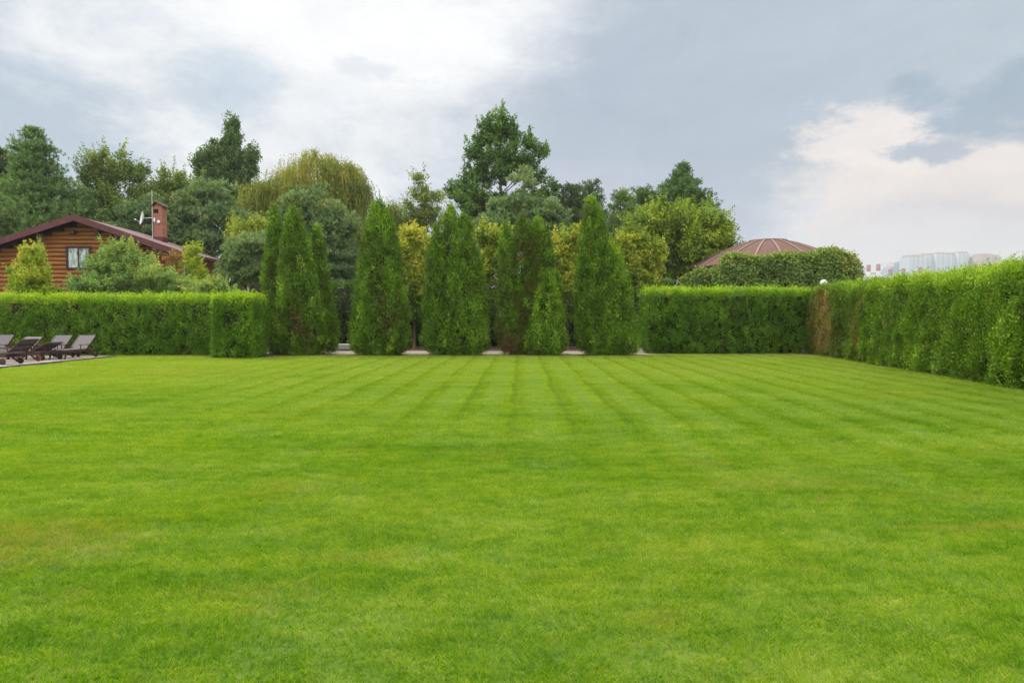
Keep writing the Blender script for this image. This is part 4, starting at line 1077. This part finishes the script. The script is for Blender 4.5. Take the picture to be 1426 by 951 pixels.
def stack(label, px, top, Y, r=4.2):
    b = at(px, 440, Y); t = empty('chimney_stack', (b.x, Y, 0)); tag(t, label, 'chimney', 'red and white striped chimney stacks')
    z = at(px, top, Y).z; m = MB(); m2 = MB(); band = 9.0; k = 0; zz = z
    while zz > 1:
        lo = max(0, zz - band); (m if k % 2 == 0 else m2).lathe([(r * (1 + (z - lo) * .002), lo), (r * (1 + (z - zz) * .002), zz)], n=20)
        zz = lo; k += 1
    m.lathe([(r, z), (r * .8, z + .01), (r * .8, z - 3)], n=20)
    m.build('red_bands', M['redpaint'], t); m2.build('white_bands', M['whitepaint'], t)
stack('leftmost striped factory stack on the skyline, beside the creeper', 1208.5, 369, 900, 2.6)
stack('striped stack second from the creeper, slightly the taller', 1222, 368, 900, 2.6)
stack('short striped stack left of the stepped blue building', 1239, 375, 900, 2.6)
stack('short striped stack right of the stepped blue building', 1257, 374, 880, 2.6)
stack('lone striped stack in front of the wide pale apartments', 1280, 372, 880, 2.2)


# ------------------------------------------------------------------ ground
def sheet(name, poly, z, mat, zb=None):
    m = MB(); n = len(poly)
    vs = [(x, y, z) for x, y in poly]
    fs = [tuple(range(n))]
    if zb is not None:
        vs += [(x, y, zb) for x, y in poly]; fs += [(i, i + n, (i + 1) % n + n, (i + 1) % n) for i in range(n)]
    m.add(vs, fs); o = m.build(name, mat); o['kind'] = 'structure'; return o

M['field'] = surfmat('far_field', (.05, .08, .02), (.10, .12, .03), .05, .95, .05)
m = MB(); R = 2400; m.add([(R * math.cos(a), R * math.sin(a), -.06) for a in np.linspace(0, 2 * PI, 49)[:-1]], [tuple(range(48))]); o = m.build('ground', M['field']); o['kind'] = 'structure'
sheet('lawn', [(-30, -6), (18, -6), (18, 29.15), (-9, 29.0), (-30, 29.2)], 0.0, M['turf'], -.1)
sheet('flower_bed_soil', [(-34, 29.0), (-9.3, 28.1), (6.2, 28.4), (6.2, 29.3), (14.5, 29.3), (14.5, 33), (6.0, 33), (-9.3, 30.3), (-34, 34)], -.004 + .012, M['soil'], -.1)
sheet('gravel_path', [(-12.5, 29.25), (6.0, 29.25), (8.2, 32.3), (-12.5, 32.3)], .016, M['path'], -.1)
sheet('garden_ground', [(-60, 33.9), (40, 33.9), (40, 75), (-60, 75)], -.02, M['soil'], -.1)
# patio with kerb
sheet('patio', [(-30, 14), (-16.05, 14), (-16.05, 27.35), (-30, 27.35)], .05, M['paving'], -.08)
k = MB(); k.box(-16.045, -15.93, 14, 27.45, -.05, .065, .01); k.box(-30, -16.05, 27.355, 27.45, -.05, .065, .01); o = k.build('patio_kerb', M['kerb']); o['kind'] = 'structure'
b = at(481, 487, 33.2)
m = MB(); m.box(-.42, .42, -.2, .2, 0, .30, .04); o = m.build('stone_block', M['stone'], None, False, (b.x, 33.6, .0)); tag(o, 'pale stone block beside the gravel path behind the arborvitae', 'stone')
# small earth mound right of the row
m = MB(); prof = [(1.15, 0), (.9, .12), (.55, .22), (.2, .27), (.01, .28)]; m.lathe(prof, (0, 0, 0), 14)
m.v = [(x * (1 + .15 * math.sin(x * 5 + y * 3)), y * .7, z * (1 + .2 * math.sin(x * 7))) for x, y, z in m.v]
o = m.build('earth_mound', M['path'], None, True, (at(905, 487, 31).x, 31.0, 0.0)); tag(o, 'small reddish earth mound between the rightmost arborvitae and the back hedge', 'mound')


# ------------------------------------------------------------------ grass blades
def grass():
    V = []; T = []; var = []; Pt = []; att = []
    specs = [(6200, .0030, .027), (6200, .0033, .029), (6200, .0030, .027), (2600, .0060, .036), (2600, .0062, .038), (1500, .0105, .038), (1500, .0110, .040)]
    for k, (n, w, h) in enumerate(specs):
        r = .62 * np.sqrt(rng.random(n)) * (1 + .25 * rng.normal(size=n) * .6); a = rng.random(n) * 2 * PI
        P = np.stack([np.cos(a) * r, np.sin(a) * r, np.zeros(n)], 1)
        cl = fbm(P * 9 + k * 7, 2, k); cl2 = fbm(P * 3 + k * 5, 2, k + 50)
        la = fbm(P * 4 + 3 + k, 2, k + 90) * 4 * PI + rng.normal(0, .9, n)
        lean = .25 + .75 * rng.random(n) ** 1.1 + (cl2 - .5) * .5
        D = np.stack([np.cos(la) * lean, np.sin(la) * lean, np.ones(n)], 1); D = unit(D)
        hh = h * (.55 + .7 * rng.random(n)) * (.7 + .7 * cl)
        ya = rng.random(n) * PI; S = np.stack([np.cos(ya), np.sin(ya), np.zeros(n)], 1)
        ww = w * (.7 + .6 * rng.random(n))
        q = np.empty((n, 4, 3)); q[:, 0] = P - S * ww[:, None] * .5; q[:, 1] = P + S * ww[:, None] * .5
        mid = P + D * hh[:, None] * .6
        bend = D.copy(); bend[:, 2] *= .45; bend = unit(bend)
        q[:, 2] = mid + bend * hh[:, None] * .55 ; q[:, 3] = mid - S * ww[:, None] * .5
        # quad: base left, base right, tip, mid left
        V.append(q.reshape(-1, 3)); T.append(np.clip(.5 + (cl - .5) * .9 + rng.normal(0, .26, n) + (rng.random(n) < .03) * .8, 0, 1)); var.append(np.full(n * 4, k))
    V = np.concatenate(V); T = np.concatenate(T); var = np.concatenate(var); nq = len(T)
    pts = []; pv = []
    g = .70
    for yy in np.arange(1.6, 29.2, g):
        for xx in np.arange(-30, 18, g):
            x = xx + rng.uniform(-.22, .22); y = yy + rng.uniform(-.22, .22)
            if abs(x) > y * .80 + 2.2: continue
            if x < -15.75 and y < 27.65 and y > 13.5: continue
            if y > (28.35 if -9.3 < x < 5.8 else 28.5 if x < 0 else 29.9): continue
            if -12.0 < x < -9.3 and y > 26.5: continue
            if x > 13.15 - (31.2 - y) * .132: continue
            lod = random.randrange(3) if y < 8.5 else 3 + random.randrange(2) if y < 16 else 5 + random.randrange(2)
            pts.append((x, y, 0)); pv.append(-(lod + 1))
    pts = np.array(pts); npn = len(pts)
    allv = np.concatenate([V, pts]).astype(np.float32)
    me = bpy.data.meshes.new('grass'); me.vertices.add(len(allv)); me.vertices.foreach_set('co', allv.ravel())
    me.loops.add(nq * 4); me.loops.foreach_set('vertex_index', np.arange(nq * 4, dtype=np.int32))
    me.polygons.add(nq); me.polygons.foreach_set('loop_start', (np.arange(nq) * 4).astype(np.int32))
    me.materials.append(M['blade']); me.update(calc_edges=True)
    me.attributes.new('tint', 'FLOAT', 'FACE').data.foreach_set('value', T.astype(np.float32))
    me.attributes.new('variant', 'INT', 'POINT').data.foreach_set('value', np.concatenate([var, pv]).astype(np.int32))
    rot = np.zeros(len(allv), np.float32); rot[len(V):] = rng.random(npn) * 2 * PI
    me.attributes.new('turn', 'FLOAT', 'POINT').data.foreach_set('value', rot)
    o = meshobj('grass', me); o['kind'] = 'stuff'; tag(o, 'short mown green grass covering the whole lawn', 'grass')
    ng = bpy.data.node_groups.new('grass_scatter', 'GeometryNodeTree')
    ng.interface.new_socket('Geometry', in_out='INPUT', socket_type='NodeSocketGeometry')
    ng.interface.new_socket('Geometry', in_out='OUTPUT', socket_type='NodeSocketGeometry')
    n = ng.nodes; l = ng.links; gi = n.new('NodeGroupInput'); go = n.new('NodeGroupOutput'); jn = n.new('GeometryNodeJoinGeometry')
    av = n.new('GeometryNodeInputNamedAttribute'); av.data_type = 'INT'; av.inputs[0].default_value = 'variant'
    ar = n.new('GeometryNodeInputNamedAttribute'); ar.data_type = 'FLOAT'; ar.inputs[0].default_value = 'turn'
    cx = n.new('ShaderNodeCombineXYZ'); l.new(ar.outputs[0], cx.inputs[2])
    def pick(val):
        c = n.new('FunctionNodeCompare'); c.data_type = 'INT'; c.operation = 'EQUAL'
        ins = [s for s in c.inputs if s.type == 'INT']; l.new(av.outputs[0], ins[0]); ins[1].default_value = val
        s = n.new('GeometryNodeSeparateGeometry'); s.domain = 'POINT'; l.new(gi.outputs[0], s.inputs[0]); l.new(c.outputs[0], s.inputs[1])
        return s.outputs[0]
    for k in range(len(specs)):
        it = n.new('GeometryNodeInstanceOnPoints'); l.new(pick(-(k + 1)), it.inputs['Points']); l.new(pick(k), it.inputs['Instance'])
        l.new(cx.outputs[0], it.inputs['Rotation']); l.new(it.outputs[0], jn.inputs[0])
    l.new(jn.outputs[0], go.inputs[0])
    md = o.modifiers.new('scatter', 'NODES'); md.node_group = ng
    print('grass instances', npn, 'blades', nq)
grass()

# ------------------------------------------------------------------ sky and light
SUN_AZ = RB(-62); SUN_EL = RB(46)          # azimuth measured from +Y towards +X
w = bpy.data.worlds.new('World'); scn.world = w; w.use_nodes = True
nt = w.node_tree; n = nt.nodes; l = nt.links; n.clear()
sky = n.new('ShaderNodeTexSky'); sky.sky_type = 'NISHITA'; sky.sun_disc = False; sky.sun_elevation = SUN_EL; sky.sun_rotation = SUN_AZ
tc = n.new('ShaderNodeTexCoord'); sp = n.new('ShaderNodeSeparateXYZ'); l.new(tc.outputs['Generated'], sp.inputs[0])
az0 = N(n, 'ARCTAN2', sp.outputs[0], sp.outputs[1], l=l); el0 = N(n, 'ARCSINE', sp.outputs[2], l=l)


def wn(scale, detail, rough=.55, stretch=(1, 1, 2.0), off=0, dist=0):
    mp = n.new('ShaderNodeMapping'); mp.inputs['Scale'].default_value = stretch; mp.inputs['Location'].default_value = (off, off * .6, off * .3)
    l.new(tc.outputs['Generated'], mp.inputs[0])
    z = n.new('ShaderNodeTexNoise'); z.inputs['Scale'].default_value = scale; z.inputs['Detail'].default_value = detail; z.inputs['Roughness'].default_value = rough
    z.inputs['Distortion'].default_value = dist
    l.new(mp.outputs[0], z.inputs[0]); return z.outputs[0]


wa = wn(3.4, 9, .66, off=3); wb = wn(3.4, 9, .66, off=9)
az = N(n, 'ADD', az0, N(n, 'MULTIPLY', N(n, 'SUBTRACT', wa, .5, l=l), .42, l=l), l=l)
el = N(n, 'ADD', el0, N(n, 'MULTIPLY', N(n, 'SUBTRACT', wb, .5, l=l), .20, l=l), l=l)
AZ = lambda px: math.atan((px - 713) / F)
EL = lambda py, px=713: math.atan((442 - py) / F * math.cos(AZ(px)))


def blob(col, px, py, rx, ry, c, k=1.0, soft=(1.25, .45)):
    a = N(n, 'DIVIDE', N(n, 'SUBTRACT', az, AZ(px), l=l), rx / F, l=l); b = N(n, 'DIVIDE', N(n, 'SUBTRACT', el, EL(py, px), l=l), ry / F, l=l)
    d = N(n, 'SQRT', N(n, 'ADD', N(n, 'MULTIPLY', a, a, l=l), N(n, 'MULTIPLY', b, b, l=l), l=l), l=l)
    mk = N(n, 'MULTIPLY', N(n, 'SUBTRACT', 1.0, smooth(n, l, d, soft[1], soft[0]), l=l), k, l=l)
    return mixc(n, l, mk, col, c)


fine = wn(5.5, 8, .6, off=21, dist=.3)
c_base = mixc(n, l, smooth(n, l, fine, .36, .64), srgb(203, 212, 221)[:3], srgb(240, 241, 242)[:3])
c = c_base
c = blob(c, 930, 170, 330, 200, srgb(170, 182, 197)[:3], .95)            # wide blue-grey deck
c = blob(c, 1180, 60, 330, 130, srgb(178, 192, 204)[:3], .85)
c = blob(c, 800, 300, 200, 100, srgb(188, 192, 206)[:3], .85)            # lilac band over the trees
c = blob(c, 50, 185, 130, 75, srgb(174, 189, 203)[:3], .95)              # left bluish cloud
c = blob(c, 330, 130, 85, 55, srgb(190, 204, 217)[:3], .85)
c = blob(c, 500, 30, 270, 110, srgb(253, 253, 253)[:3], .95)                # bright break, top centre
c = blob(c, 500, 140, 60, 40, srgb(240, 242, 245)[:3], .6)
c = blob(c, 525, 95, 50, 20, srgb(215, 222, 230)[:3], .6)
c = blob(c, 1352, 285, 205, 104, srgb(232, 223, 217)[:3], 1.0, (1.15, .72))     # cumulus bank, right
c = blob(c, 1225, 212, 85, 45, srgb(244, 234, 228)[:3], .8, (1.1, .6))
c = blob(c, 1330, 330, 150, 50, srgb(206, 203, 207)[:3], .7)
c = blob(c, 1390, 130, 90, 60, srgb(160, 177, 193)[:3], .95, (1.1, .55))
c = blob(c, 1290, 212, 60, 22, srgb(168, 182, 197)[:3], .85, (1.15, .5))
c = blob(c, 1250, 360, 320, 40, srgb(222, 220, 221)[:3], .7)
mod = N(n, 'ADD', .82, N(n, 'MULTIPLY', wn(6.5, 10, .68, off=40, dist=.5), .35, l=l), l=l)
cm = n.new('ShaderNodeCombineXYZ')
for q_ in range(3): l.new(mod, cm.inputs[q_])
c = mixc(n, l, 1.0, c, cm.outputs[0], 'MULTIPLY')
# deck brightens to the zenith; behind the camera it is brightened as added fill
back = N(n, 'MULTIPLY', smooth(n, l, N(n, 'MULTIPLY', sp.outputs[1], -1.0, l=l), -.25, .6), smooth(n, l, el0, -.05, .25), l=l)
c = mixc(n, l, back, c, (1.75, 1.74, 1.70))
zen = smooth(n, l, el0, .44, .95)
c = mixc(n, l, zen, c, (ZEN := (2.7, 2.68, 2.62)))
mul = n.new('ShaderNodeMix'); mul.data_type = 'RGBA'; mul.blend_type = 'MULTIPLY'; mul.inputs[0].default_value = 1
l.new(c, mul.inputs[6]); mul.inputs[7].default_value = (9.2, 9.2, 9.15, 1)
fin = mixc(n, l, .94, sky.outputs[0], mul.outputs[2])
bg = n.new('ShaderNodeBackground'); bg.inputs[1].default_value = .1; l.new(fin, bg.inputs[0])
wo = n.new('ShaderNodeOutputWorld'); l.new(bg.outputs[0], wo.inputs[0])
w.cycles.sampling_method = 'MANUAL'; w.cycles.sample_map_resolution = 512
sd = bpy.data.lights.new('sun', 'SUN'); sd.energy = 1.9; sd.angle = RB(16); sd.color = (1, .96, .9)
so = bpy.data.objects.new('sun', sd); COL.objects.link(so)
dirv = Vector((math.sin(SUN_AZ) * math.cos(SUN_EL), math.cos(SUN_AZ) * math.cos(SUN_EL), math.sin(SUN_EL)))
so.rotation_euler = (-dirv).to_track_quat('-Z', 'Y').to_euler(); so.location = (0, 0, 60)
HAZE = True
if HAZE:
    hz = MB(); hz.box(-2500, 2500, -2500, 2500, -1.1, 130); ho = hz.build('haze', []); ho['kind'] = 'stuff'
    m_, nt_, n_, l_ = newmat('haze_air'); v = n_.new('ShaderNodeVolumePrincipled'); v.inputs['Color'].default_value = (.86, .90, .95, 1)
    v.inputs['Density'].default_value = .0003; v.inputs['Anisotropy'].default_value = .2
    oo = n_.new('ShaderNodeOutputMaterial'); l_.new(v.outputs[0], oo.inputs['Volume']); ho.data.materials.clear(); ho.data.materials.append(m_)
    tag(ho, 'thin pale haze in the air', 'haze')
